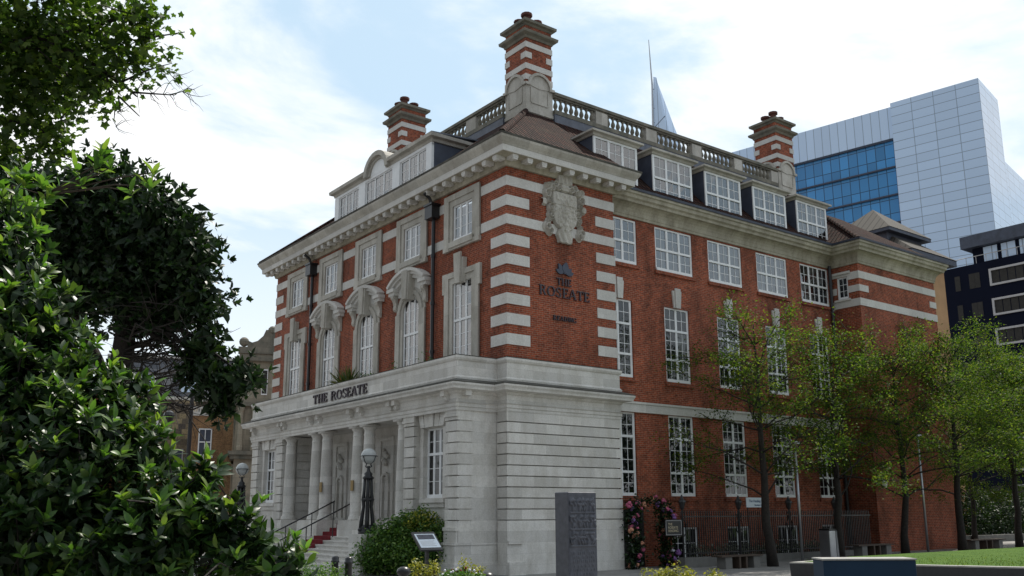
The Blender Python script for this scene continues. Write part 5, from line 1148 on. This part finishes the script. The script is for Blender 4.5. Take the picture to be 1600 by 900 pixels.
# local frame: x along the long face (to the left in the picture), y away from the street
def lb(mb, x0, x1, y0, y1, z0, z1): return mb.box(x0, x1, -y1, -y0, z0, z1)
lb(MB(), 0, 14.1, 0, 11.2, 0, 70.7).build('core_block', M['panel'], t)
lb(MB(), 14.12, 75, .4, 30, 64.55, 70.2).build('top_band', M['panel_tall'], t)
lb(MB(), 14.13, 75, .9, 30, 0, 64.5).build('glazed_floors', M['blueglass'], t)
q = MB()
for z in (64.5, 59.6, 54.7, 49.8, 44.9, 40, 35): lb(q, 14.13, 75, .5, .88, z - .28, z)
q.build('spandrel', M['cheek'], t)
lb(MB(), .4, 14, 11.22, 40, 0, 60.2).build('rear_block', M['panel'], t)
t.rotation_euler = (0, 0, a1)

# white blade-shaped spire with a mast
p = (106.67, 90.79); an = rad(-37)
t = thing('spire_tower', 'white blade shaped spire with a thin mast above the balustrade', 'tower', (*p, 0), an)
q = MB(); pl = lambda u, d, z: (u, -d, z)
q.add([(-2.1, 0, 85.7), (-1.65, .2, 85.7), (-3.0, 0, 50), (4.4, -2.2, 50), (10.5, 3, 50), (-1.5, .1, 85.6), (-3.0, 4, 50)], [(0, 2, 3, 5), (5, 3, 4, 1), (0, 1, 4, 6), (0, 6, 2)])
q.build('spire', M['panel_tall'], t, recalc=False)
MB().box(-10, 12, -4, 14, 0, 50).build('tower_shaft', M['panel'], t); q = MB(); q.tube([(-2.9, -.1, 50), (-2.55, -.1, 74), (-2.4, 0, 84), (-2.75, 0, 93.6)], [.26, .24, .18, .07], 6); q.build('mast', M['steel'], t)
q = MB()
for z in (76, 79, 83): q.tube([(-2.5, -.05, z), (-1.9, .0, z + .1)], .06, 5)
q.tube([(-2.3, 0, 75.0), (-.2, -.6, 77.2)], .07, 5); q.build('strut', M['cheek'], t)

# navy block at the right
t = thing('navy_building', 'dark navy office block with pale framed windows at the right edge', 'office building', (72.5, 21.3, 0))
NS_ = 1.532; nf = lambda u, d, z: (-d, -u, z)      # face towards -x, u to the right in the picture
zc = lambda z: 2 + (z - 2) * NS_
MB().pbox(nf, -6, 40, -20, 0, 0, zc(17.85)).build('block', M['navy'], t)
q = MB(); q.pbox(nf, 2.5, 40, -18, -.5, zc(17.86), zc(19.0)); q.build('penthouse', M['navy'], t); MB().pbox(nf, 1.7, 41, -19, .3, zc(18.95), zc(19.75)).build('penthouse_roof', M['cheek'], t)
for i in range(14): 
    u = 3.6 + i * 1.75; MB().pbox(nf, u, u + 1.35, -.55, -.44, zc(17.95), zc(18.9)).build('penthouse_window', M['panel_tall'], t)
q = MB(); 
for i in range(30): q.tube([nf(2 + i * 1.0, .0, zc(17.86)), nf(2 + i * 1.0, .0, zc(18.35))], .03, 4)
q.tube([nf(1, 0, zc(18.35)), nf(40, 0, zc(18.35))], .04, 5); q.build('guard_rail', M['grey_frame'], t)
for k in range(8):
    z1 = zc(17.3 - 1.96 * k); z0 = z1 - 1.72
    if z0 < 1: break
    for j in range(4):
        u = 4.15 + j * 5.2; w = MB()
        for bx in ((u, u + 4.2, z1 - .2, z1), (u, u + 4.2, z0, z0 + .2), (u, u + .2, z0 + .2, z1 - .2), (u + 4.0, u + 4.2, z0 + .2, z1 - .2)): w.pbox(nf, bx[0], bx[1], 0, .14, bx[2], bx[3])
        wo = w.build('window_frame', M['grey_frame'], t); g = MB(); pv = nf
        for i in range(5): a = u + .2 + i * .76; g.quad(nf(a + .04, .02, z0 + .2), nf(a + .72, .02, z0 + .2), nf(a + .72, .02 + .01 * (i % 2), z1 - .2), nf(a + .04, .02, z1 - .2))
        g.build('pane', M['blueglass'] if (k == 0 and j == 0 and False) else M['dark'], wo)
    for u in (.9, 2.35, 3.0 - .1): MB().pbox(nf, u - .25, u + .28, 0, .03, z0 + .1, z1 - .1).build('slit_window', M['dark'], t)

# tan building with a pyramid roof between
t = thing('tan_building', 'tan rendered building with seamed pyramid roof behind the brick wing', 'building', (35.5, 4.5, 0))
b = MB(); b.box(.4, 4.4, .5, 14, 0, 17.9); b.build('wall', M['tan'], t); q = MB(); q.box(.395, 4.42, .47, .497, 13.2, 13.35); q.box(.395, 4.42, .47, .497, 9.6, 9.75); q.build('string_course', M['tan'], t)
q = MB(); e = (-.2, 5.4, 0, 14); q.add([(-.2, 0, 18.3), (5.4, 0, 18.3), (5.4, 14, 18.3), (-.2, 14, 18.3), (1.0, 1.9, 19.7), (4.5, 1.9, 19.7), (4.5, 12, 19.7), (1.0, 12, 19.7)], [(0, 1, 5, 4), (1, 2, 6, 5), (2, 3, 7, 6), (3, 0, 4, 7), (4, 5, 6, 7)]); q.build('lower_roof', M['seam'], t, recalc=False)
MB().box(-.15, 5.35, .05, 13.9, 17.9, 18.27).build('eaves', M['cheek'], t)
q = MB(); q.box(.5, 4.7, 2.0, 6.3, 19.0, 20.0); q.build('pavilion', M['cheek'], t)
q = MB(); z = 20.15; q.add([(.0, 1.5, z), (5.2, 1.5, z), (5.2, 6.7, z), (.0, 6.7, z), (2.6, 4.1, 22.45)], [(0, 1, 4), (1, 2, 4), (2, 3, 4), (3, 0, 4)]); q.build('pyramid_roof', M['seam'], t, recalc=False); MB().box(.04, 5.16, 1.54, 6.66, z - .22, z - .01).build('eaves', M['cheek'], t)

# left, beyond the hotel: stone corner house, brown brick house, slate roofed hall
va = rad(-20.6)                                     # faces look back to the camera
def lhouse(name, label, px, py, D): c = at(px, py, D); return thing(name, label, 'building', (c.x, c.y, 0), va), c
t, c = lhouse('stone_house', 'ornate weathered stone house with curved parapet left of the hotel', 366, 700, 70)
u1 = 6.5
MB().box(0, u1, 0, 8, 0, 14.2).build('wall', M['yellowstone'] if 'yellowstone' in M else M['weathered'], t)
q = MB()
for z, o in ((13.6, .35), (10.1, .3), (6.4, .45), (6.1, .3)): q.box(-o, u1, -o, 8, z, z + .28)
q.build('cornice', M['weathered'], t)
q = MB(); q.box(-.1, u1, -.1, .5, 14.2, 14.7)
pl = side(0)
q.prism([(.0, 14.7), (.55, 14.7), (.55, 15.2), (.9, 15.05), (1.3, 15.2), (1.7, 15.6), (1.9, 16.1), (2.9, 16.1), (3.1, 15.7), (6.4, 15.7), (6.4, 14.7)][::1], pl, -.45, .1)
q.ball((.3, .1, 15.1), .38, 6); q.ball((2.4, .1, 16.1), .36, 6); q.build('parapet', M['weathered'], t)
q = MB()
for u in (.35, 1.35, 2.35): q.lathe([(.24, 6.7), (.24, 7), (.20, 7.1), (.18, 9.6), (.26, 9.9), (.26, 10.1)], (u, -.22, 0), 10)
q.build('column', M['tanstone'] if 'tanstone' in M else M['weathered'], t)
for z0, z1 in ((7.3, 9.3), (3.2, 5.6), (11.0, 13.0)):
    w = MB(); w.box(1.75, 2.2, -.06, -.003, z0, z1); w = w.build('window', M['white'], t); MB().box(1.80, 2.15, -.075, -.062, z0 + .1, z1 - .1).build('pane', M['dark'], w)
t, c = lhouse('brown_brick_house', 'narrow brown brick house with white sash windows left of the stone house', 293, 700, 72)
MB().box(0, 3.3, 0, 7, 0, 9.6).build('wall', M['yellowbrick'], t)
q = MB(); q.box(-.06, 1.5, -.10, .3, 9.6, 9.9)
for i in range(8): q.box(.0 + i * .18, .10 + i * .18, -.08, .1, 9.9, 10.15)
q.box(-.06, 1.5, -.10, .3, 10.15, 10.3); q.build('parapet', M['band'], t)
for z0, z1 in ((6.5, 8.6), (2.4, 4.5)):
    w = MB(); a, b_ = .75, 1.75
    w.box(a, a + .09, -.06, -.003, z0, z1); w.box(b_ - .09, b_, -.06, -.003, z0, z1); w.box(a, b_, -.062, -.003, z1 - .09, z1); w.box(a, b_, -.062, -.003, z0, z0 + .09); w.box(a, b_, -.064, -.003, (z0 + z1) / 2 - .05, (z0 + z1) / 2 + .05); w.box(1.22, 1.28, -.058, -.003, z0, z1)
    w = w.build('window', M['white'], t); g = MB(); g.quad((a, -.02, z0), (b_, -.02, z0), (b_, -.02, z1), (a, -.02, z1)); g.build('pane', M['glass'] if False else M['cheek'], w); MB().box(a - .15, b_ + .15, -.16, -.003, z0 - .18, z0 - .01).build('sill', M['band'], t)
t, c = lhouse('chequered_house', 'chequered stone house with white downpipe behind the laurel leaves', 208, 700, 74)
MB().box(0, 4.4, 0, 8, 0, 11.2).build('wall', M['flint'] if 'flint' in M else M['weathered'], t)
for u in (.3, 2.8):
    w = MB().box(u, u + 1.0, -.05, -.003, 4.6, 7.2).build('window', M['grey_frame'], t); MB().box(u + .1, u + .9, -.07, -.052, 4.7, 7.1).build('pane', M['cheek'], w)
MB().tube([(1.7, -.12, 1), (1.7, -.12, 11)], .09, 8).build('downpipe', M['white'], t)
t, c = lhouse('slate_roofed_hall', 'long hall with steep grey slate roof behind the dark evergreen', 150, 700, 80)
MB().box(0, 14.5, 3, 12, 0, 12.5).build('wall', M['weathered'], t)
q = MB(); q.add([(-.4, 2.6, 12.5), (14.7, 2.6, 12.5), (14.7, 5.5, 16.6), (-.4, 5.5, 16.6), (14.7, 12, 16.6), (-.4, 12, 16.6)], [(0, 1, 2, 3), (3, 2, 4, 5)]); q.build('roof', M['slateroof'], t, recalc=False)
q = MB(); q.box(-.5, 14.8, 2.4, 2.75, 12.2, 12.6); q.box(-.4, 14.7, 5.3, 5.6, 16.6, 16.8); q.build('cornice', M['band'], t)
for u in (2.6, 6.3, 12.6):
    w = MB(); w.box(u, u + 1.5, 3.1, 4.8, 13.0, 14.9); w = w.build('dormer', M['grey_frame'], t); MB().box(u + .15, u + 1.35, 3.05, 3.098, 13.1, 14.7).build('pane', M['panel_tall'], w); MB().box(u - .1, u + 1.6, 2.95, 5, 14.9, 15.05).build('dormer_roof', M['lead'], w)
# old wall lantern post in front of them
c = at(291, 760, 60); t = thing('tall_lamp_column', 'tall black lamp column with a hanging lantern before the brown brick house', 'lamp post', (c.x, c.y, 0), va)
q = MB(); q.tube([(0, 0, 0), (0, 0, 9.6)], [.17, .12], 9); q.build('column', M['iron'], t); q = MB(); q.tube([(0, 0, 9.0), (-1.2, 0, 9.1)], .04, 6); q.tube([(-1.35, 0, 9.1), (-1.35, 0, 8.7)], .03, 6); q.tube([(-1.2, 0, 9.1), (-1.35, 0, 9.1)], .04, 6); q.build('bracket', M['iron'], t)
MB().lathe([(.06, 8.7), (.28, 8.55), (.38, 8.35), (.30, 8.32), (.22, 7.95), (.10, 7.9)], (-1.35, 0, 0), 8).build('lantern', M['iron'], t)

# ------------------------------------------------------------------ foliage near the camera
F3 = np.array(FW)
def clump(px, py, r, D, flat=1.0): c = at(px, py, D); q = r / FPX * D; return (np.array(c), np.array((q, q, q * flat)))
up_ = np.array((0, 0, 1.0)); side_r = np.array((rx.x, rx.y, 0))
def local(t, cl): return [(c - np.array(t.location), e) for c, e in cl]

# big-leaved laurel, closest
base = at(120, 800, 3.9); t = plant('laurel_bush', 'large glossy leaved laurel bush filling the lower left foreground', 'bush', (base.x, base.y, 0))
cl = [clump(*a) for a in ((0, 440, 75, 4.3), (55, 530, 85, 4.2), (25, 640, 140, 4.1), (130, 640, 80, 4.1), (205, 625, 36, 4.2), (100, 760, 160, 3.9), (215, 720, 62, 3.9), (270, 790, 62, 3.7), (318, 740, 26, 3.7), (350, 830, 55, 3.6), (240, 880, 120, 3.6), (385, 865, 50, 3.6), (440, 890, 38, 3.5), (60, 880, 170, 3.8), (-70, 560, 150, 4.2), (-60, 400, 90, 4.5), (10, 350, 40, 4.6), (-80, 800, 200, 4.0))]
cl = local(t, cl); n = 3600
P, dd = in_clumps(cl, n, shell=.34); P = P + RNG.normal(size=P.shape) * .03; view = np.array(CAM) - np.array(t.location) - P; view /= np.linalg.norm(view, axis=1, keepdims=True)
keep = ((dd * view).sum(1) > -.55) & (P[:, 2] > .2); P, dd = P[keep], dd[keep]
dirs = dd * .8 + up_ * .75 + RNG.normal(size=P.shape) * .3
rosettes('foliage', M['l_near'], P, dirs, .066, .027, t, (4, 9))
lit = (dd[:, 2] > -.05) & (RNG.uniform(size=len(P)) < .32); rosettes('lit_foliage', M['l_lit'], P[lit] + dd[lit] * .045, dirs[lit] + up_ * .4, .062, .025, t, (4, 8))  # upper rosettes repeated in a lighter green that imitates sun on the top edges
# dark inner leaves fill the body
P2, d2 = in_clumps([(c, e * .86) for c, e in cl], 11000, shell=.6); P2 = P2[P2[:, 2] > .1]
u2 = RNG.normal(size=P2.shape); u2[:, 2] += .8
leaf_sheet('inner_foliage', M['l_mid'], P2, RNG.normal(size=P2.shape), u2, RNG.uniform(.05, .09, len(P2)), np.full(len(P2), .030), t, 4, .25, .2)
q = MB()
for i in range(0, len(P), 9): b0 = P[i] - dirs[i] / np.linalg.norm(dirs[i]) * .35; q.tube([tuple(b0 - up_ * .15), tuple(b0 + (P[i] - b0) * .6), tuple(P[i])], [.004, .003, .002], 5, False)
big = [c for c, e in cl if e[0] > .18]
for c, e in cl: b0 = min(big, key=lambda g_: np.linalg.norm(g_ - c) if np.linalg.norm(g_ - c) > .05 else 99); q.tube([tuple(b0 - up_ * .25), tuple((b0 + c) / 2 - up_ * .08), tuple(c)], [.006, .005, .003], 6)
for c in big[:9]: q.tube([(c[0], c[1], 0), tuple(c)], [.03, .015], 6)
q.build('stem', M['bark'], t)

k = RNG.choice(len(P), 55, replace=False); sh = np.repeat(P[k] - dirs[k] * .02, 40, axis=0) + RNG.normal(size=(55 * 40, 3)) * [.022, .022, .03]
small_leaves('seed_heads', M['seedhead'], sh, .016, t)
# shoots of the laurel against the sky, upper left
# dark evergreen tree behind it
base = at(165, 800, 8.2); t = plant('evergreen_tree', 'dark evergreen tree with bare twigs under its crown, left of the hotel', 'tree', (base.x, base.y, 0))
cl = [clump(*a) for a in ((105, 330, 75, 8.2), (175, 320, 85, 8.2), (245, 345, 75, 8.0), (290, 400, 70, 8.0), (205, 420, 110, 8.3), (110, 430, 100, 8.4), (315, 470, 52, 8.0), (250, 470, 70, 8.2), (40, 330, 60, 8.4), (320, 540, 40, 7.9), (345, 600, 44, 7.8), (385, 590, 27, 7.7), (305, 575, 32, 7.9), (60, 450, 80, 8.5), (150, 262, 28, 8.0), (20, 310, 55, 8.3), (65, 300, 40, 8.3), (-30, 430, 110, 8.6), (350, 640, 22, 7.8))]
cl = local(t, cl)
P, dd = in_clumps(cl, 4600, shell=.5); P = P + RNG.normal(size=P.shape) * .045; dirs = dd + up_ * .35 + RNG.normal(size=P.shape) * .6
rosettes('crown', M['l_mid'], P, dirs, .072, .032, t, (4, 9), stations=4)
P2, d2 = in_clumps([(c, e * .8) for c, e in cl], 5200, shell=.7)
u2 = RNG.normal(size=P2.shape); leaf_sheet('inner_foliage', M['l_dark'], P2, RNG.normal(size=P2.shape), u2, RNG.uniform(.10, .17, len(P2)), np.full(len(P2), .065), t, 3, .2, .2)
T0 = np.array(t.location); W_ = lambda px, py, D: tuple(np.array(at(px, py, D)) - T0)
q = MB(); q.tube([(0, 0, 0), W_(170, 720, 8.3), W_(186, 600, 8.3), W_(196, 520, 8.25), W_(200, 430, 8.3), W_(190, 340, 8.2)], [.15, .13, .11, .09, .06, .02], 10)
q.tube([W_(182, 640, 8.3), W_(150, 560, 8.4), W_(110, 480, 8.4), W_(70, 420, 8.5)], [.07, .06, .05, .02], 8)
rg = np.random.default_rng(9)
for i in range(60):
    y0 = rg.uniform(470, 640); x0 = 186 + rg.normal() * 5; xe = rg.uniform(225, 350); ye = y0 - rg.uniform(-25, 75) * ((xe - 180) / 170); D0 = 8.25; De = 8.25 + rg.normal() * .5
    a = np.array(W_(x0, y0, D0)); b_ = np.array(W_(xe, ye, De)); m1 = a * .65 + b_ * .35 + rg.normal(size=3) * .06; m2 = a * .3 + b_ * .7 + rg.normal(size=3) * .07
    w_ = rg.uniform(.006, .018); q.tube([tuple(a), tuple(m1), tuple(m2), tuple(b_)], [w_, w_ * .8, w_ * .55, .002], 5, False)
    for j in range(3):
        e = m2 + rg.normal(size=3) * .28; q.tube([tuple(m2 * .6 + m1 * .4), tuple((m2 + e) / 2 + rg.normal(size=3) * .04), tuple(e)], [.006, .004, .0015], 4, False)
for c, e in cl: q.tube([W_(196, 500, 8.25), tuple(np.array(W_(200, 450, 8.25)) * .5 + c * .5), tuple(c)], [.03, .02, .006], 5, False)
q.build('trunk', M['bark'], t, smooth=True)

# maple reaching in from the upper left
base = at(-420, 800, 11.5); t = plant('maple_tree', 'tall maple with its leafy branches hanging into the upper left corner', 'tree', (base.x, base.y, 0))
cl = [clump(*a) for a in ((55, 60, 95, 11.5), (150, 55, 72, 11.2), (215, 25, 42, 11.0), (120, 130, 55, 11.3), (45, 160, 70, 11.5), (205, 95, 34, 11.0), (265, 97, 18, 10.9), (185, 150, 20, 11.0), (75, 215, 36, 11.4), (85, 240, 28, 11.4), (20, 250, 60, 11.5), (15, 295, 45, 11.5), (155, 118, 40, 11.1), (-60, 60, 150, 11.8), (-60, 220, 110, 11.8), (225, 60, 24, 11), (100, -30, 120, 11.6), (60, 120, 70, 11.9), (95, 185, 20, 11.3), (-180, 0, 220, 12), (-200, 250, 160, 12), (238, 10, 22, 11))]
cl = local(t, cl)
P, dd = in_clumps(cl, 2000, shell=.6)
P = np.repeat(P, 10, axis=0) + RNG.normal(size=(len(P) * 10, 3)) * .13; star_leaves('crown', M['l_maple'], P, .105, t)
T0 = np.array(t.location); q = MB()
q.tube([(0, 0, 0), W_(-400, 400, 11.5), W_(-330, 180, 11.6), W_(-260, 40, 11.7), W_(-200, -150, 11.8)], [.32, .28, .22, .16, .08], 12)
q.tube([W_(-330, 180, 11.6), W_(-150, 110, 11.5), W_(0, 70, 11.4), W_(90, 70, 11.3), W_(150, 105, 11.2), W_(190, 130, 11.1), W_(214, 151, 11.0)], [.10, .085, .065, .05, .036, .022, .008], 8)
q.tube([W_(0, 70, 11.4), W_(100, 55, 11.3), W_(180, 30, 11.2), W_(235, 10, 11.1)], [.05, .04, .025, .008], 7); q.tube([W_(-150, 110, 11.5), W_(-40, 190, 11.5), W_(40, 190, 11.4), W_(90, 215, 11.4)], [.06, .045, .03, .008], 7)
q.tube([W_(190, 128, 11.1), W_(225, 112, 11), W_(245, 105, 10.95), W_(268, 99, 10.9)], [.016, .012, .009, .004], 6)
q.tube([W_(207, 144, 11.05), W_(235, 146, 11), W_(265, 148, 11), W_(285, 143, 10.9), W_(302, 131, 10.9)], [.014, .011, .008, .005, .002], 5)
q.tube([W_(167, 118, 11.1), W_(170, 140, 11.1), W_(180, 165, 11.1), W_(178, 190, 11.1), W_(186, 205, 11.1), W_(198, 210, 11.1)], [.014, .012, .008, .005, .003, .0015], 5)
rg = np.random.default_rng(13)
for (x0, y0) in ((245, 108), (262, 112), (265, 148), (285, 143), (235, 146), (292, 138), (205, 144), (215, 140), (183, 175), (181, 198), (270, 120), (255, 147)):
    for j in range(3):
        x, y = x0, y0; pth = [W_(x, y, 11)]; dx, dy = rg.uniform(2, 9), rg.uniform(-6, 9)
        for s_ in range(4): x += dx + rg.normal() * 2; y += dy + rg.normal() * 3; pth.append(W_(x, y, 11 + rg.normal() * .05))
        q.tube(pth, [.005, .004, .003, .002, .001], 4, False)
for c, e in cl: q.tube([tuple(c + rg.normal(size=3) * e * .8), tuple(c), tuple(c + rg.normal(size=3) * e * .9)], [.006, .014, .004], 5, False)
q.build('trunk', M['bark'], t, smooth=True)

# leggy shoots of a second laurel against the sky
base = at(-60, 800, 5.6); t = plant('laurel_shoots', 'tall laurel with bright shoots standing against the sky at the left edge', 'bush', (base.x, base.y, 0))
cl = local(t, [clump(*a) for a in ((20, 290, 32, 5.6), (70, 305, 26, 5.6), (130, 285, 16, 5.6), (163, 255, 10, 5.6), (15, 345, 45, 5.6), (-40, 330, 70, 5.7), (-40, 460, 110, 5.8))])
P, dd = in_clumps(cl, 230, shell=.4); extra = np.array([np.array(at(*a)) - np.array(t.location) for a in ((160, 238, 5.6), (118, 262, 5.6), (150, 262, 5.6), (172, 262, 5.6), (232, 292, 5.6), (205, 300, 5.6), (240, 270, 5.7), (128, 285, 5.6))])
P = np.concatenate([P, extra]); dd = np.concatenate([dd, np.tile(up_, (len(extra), 1))]); dirs = dd * .6 + up_ * .8 + RNG.normal(size=P.shape) * .2
rosettes('foliage', M['l_lit'], P, dirs, .105, .038, t, (5, 9))
q = MB()
q.tube([(cl[6][0][0], cl[6][0][1], 0), tuple(cl[6][0]), tuple(cl[0][0]), tuple(cl[1][0])], [.02, .012, .006, .004], 7)
for p_ in extra: q.tube([tuple(cl[1][0]), tuple((cl[2][0] + p_) / 2), tuple(p_)], [.006, .005, .003], 5, False)
q.build('stem', M['twig'], t)
for o in S.objects:
    if o.type == 'MESH' and o.parent is None and 'label' not in o and 'kind' not in o: print('UNTAGGED', o.name)

# unseen tree mass added behind the camera to darken the windows and walls
w = np_mesh
k = 9000; cx_ = RNG.uniform(-75, 70, k); P = np.stack([cx_, -62 + 8 * np.sin(cx_ * .13) + RNG.normal(size=k) * 3, np.abs(RNG.normal(size=k)) * 5 + RNG.uniform(0, 6, k)], 1)
k2 = 9000; cy_ = RNG.uniform(-30, 70, k2); P2 = np.stack([-52 + 5 * np.sin(cy_ * .17) + RNG.normal(size=k2) * 3, cy_, np.abs(RNG.normal(size=k2)) * 3.5 + RNG.uniform(0, 5, k2)], 1)
o = small_leaves('shading_trees', M['l_dark'], np.concatenate([P, P2]), 1.3, None); o['kind'] = 'stuff'; o['label'] = 'unseen tree mass added across the square to darken the hotel front'; o['category'] = 'trees'
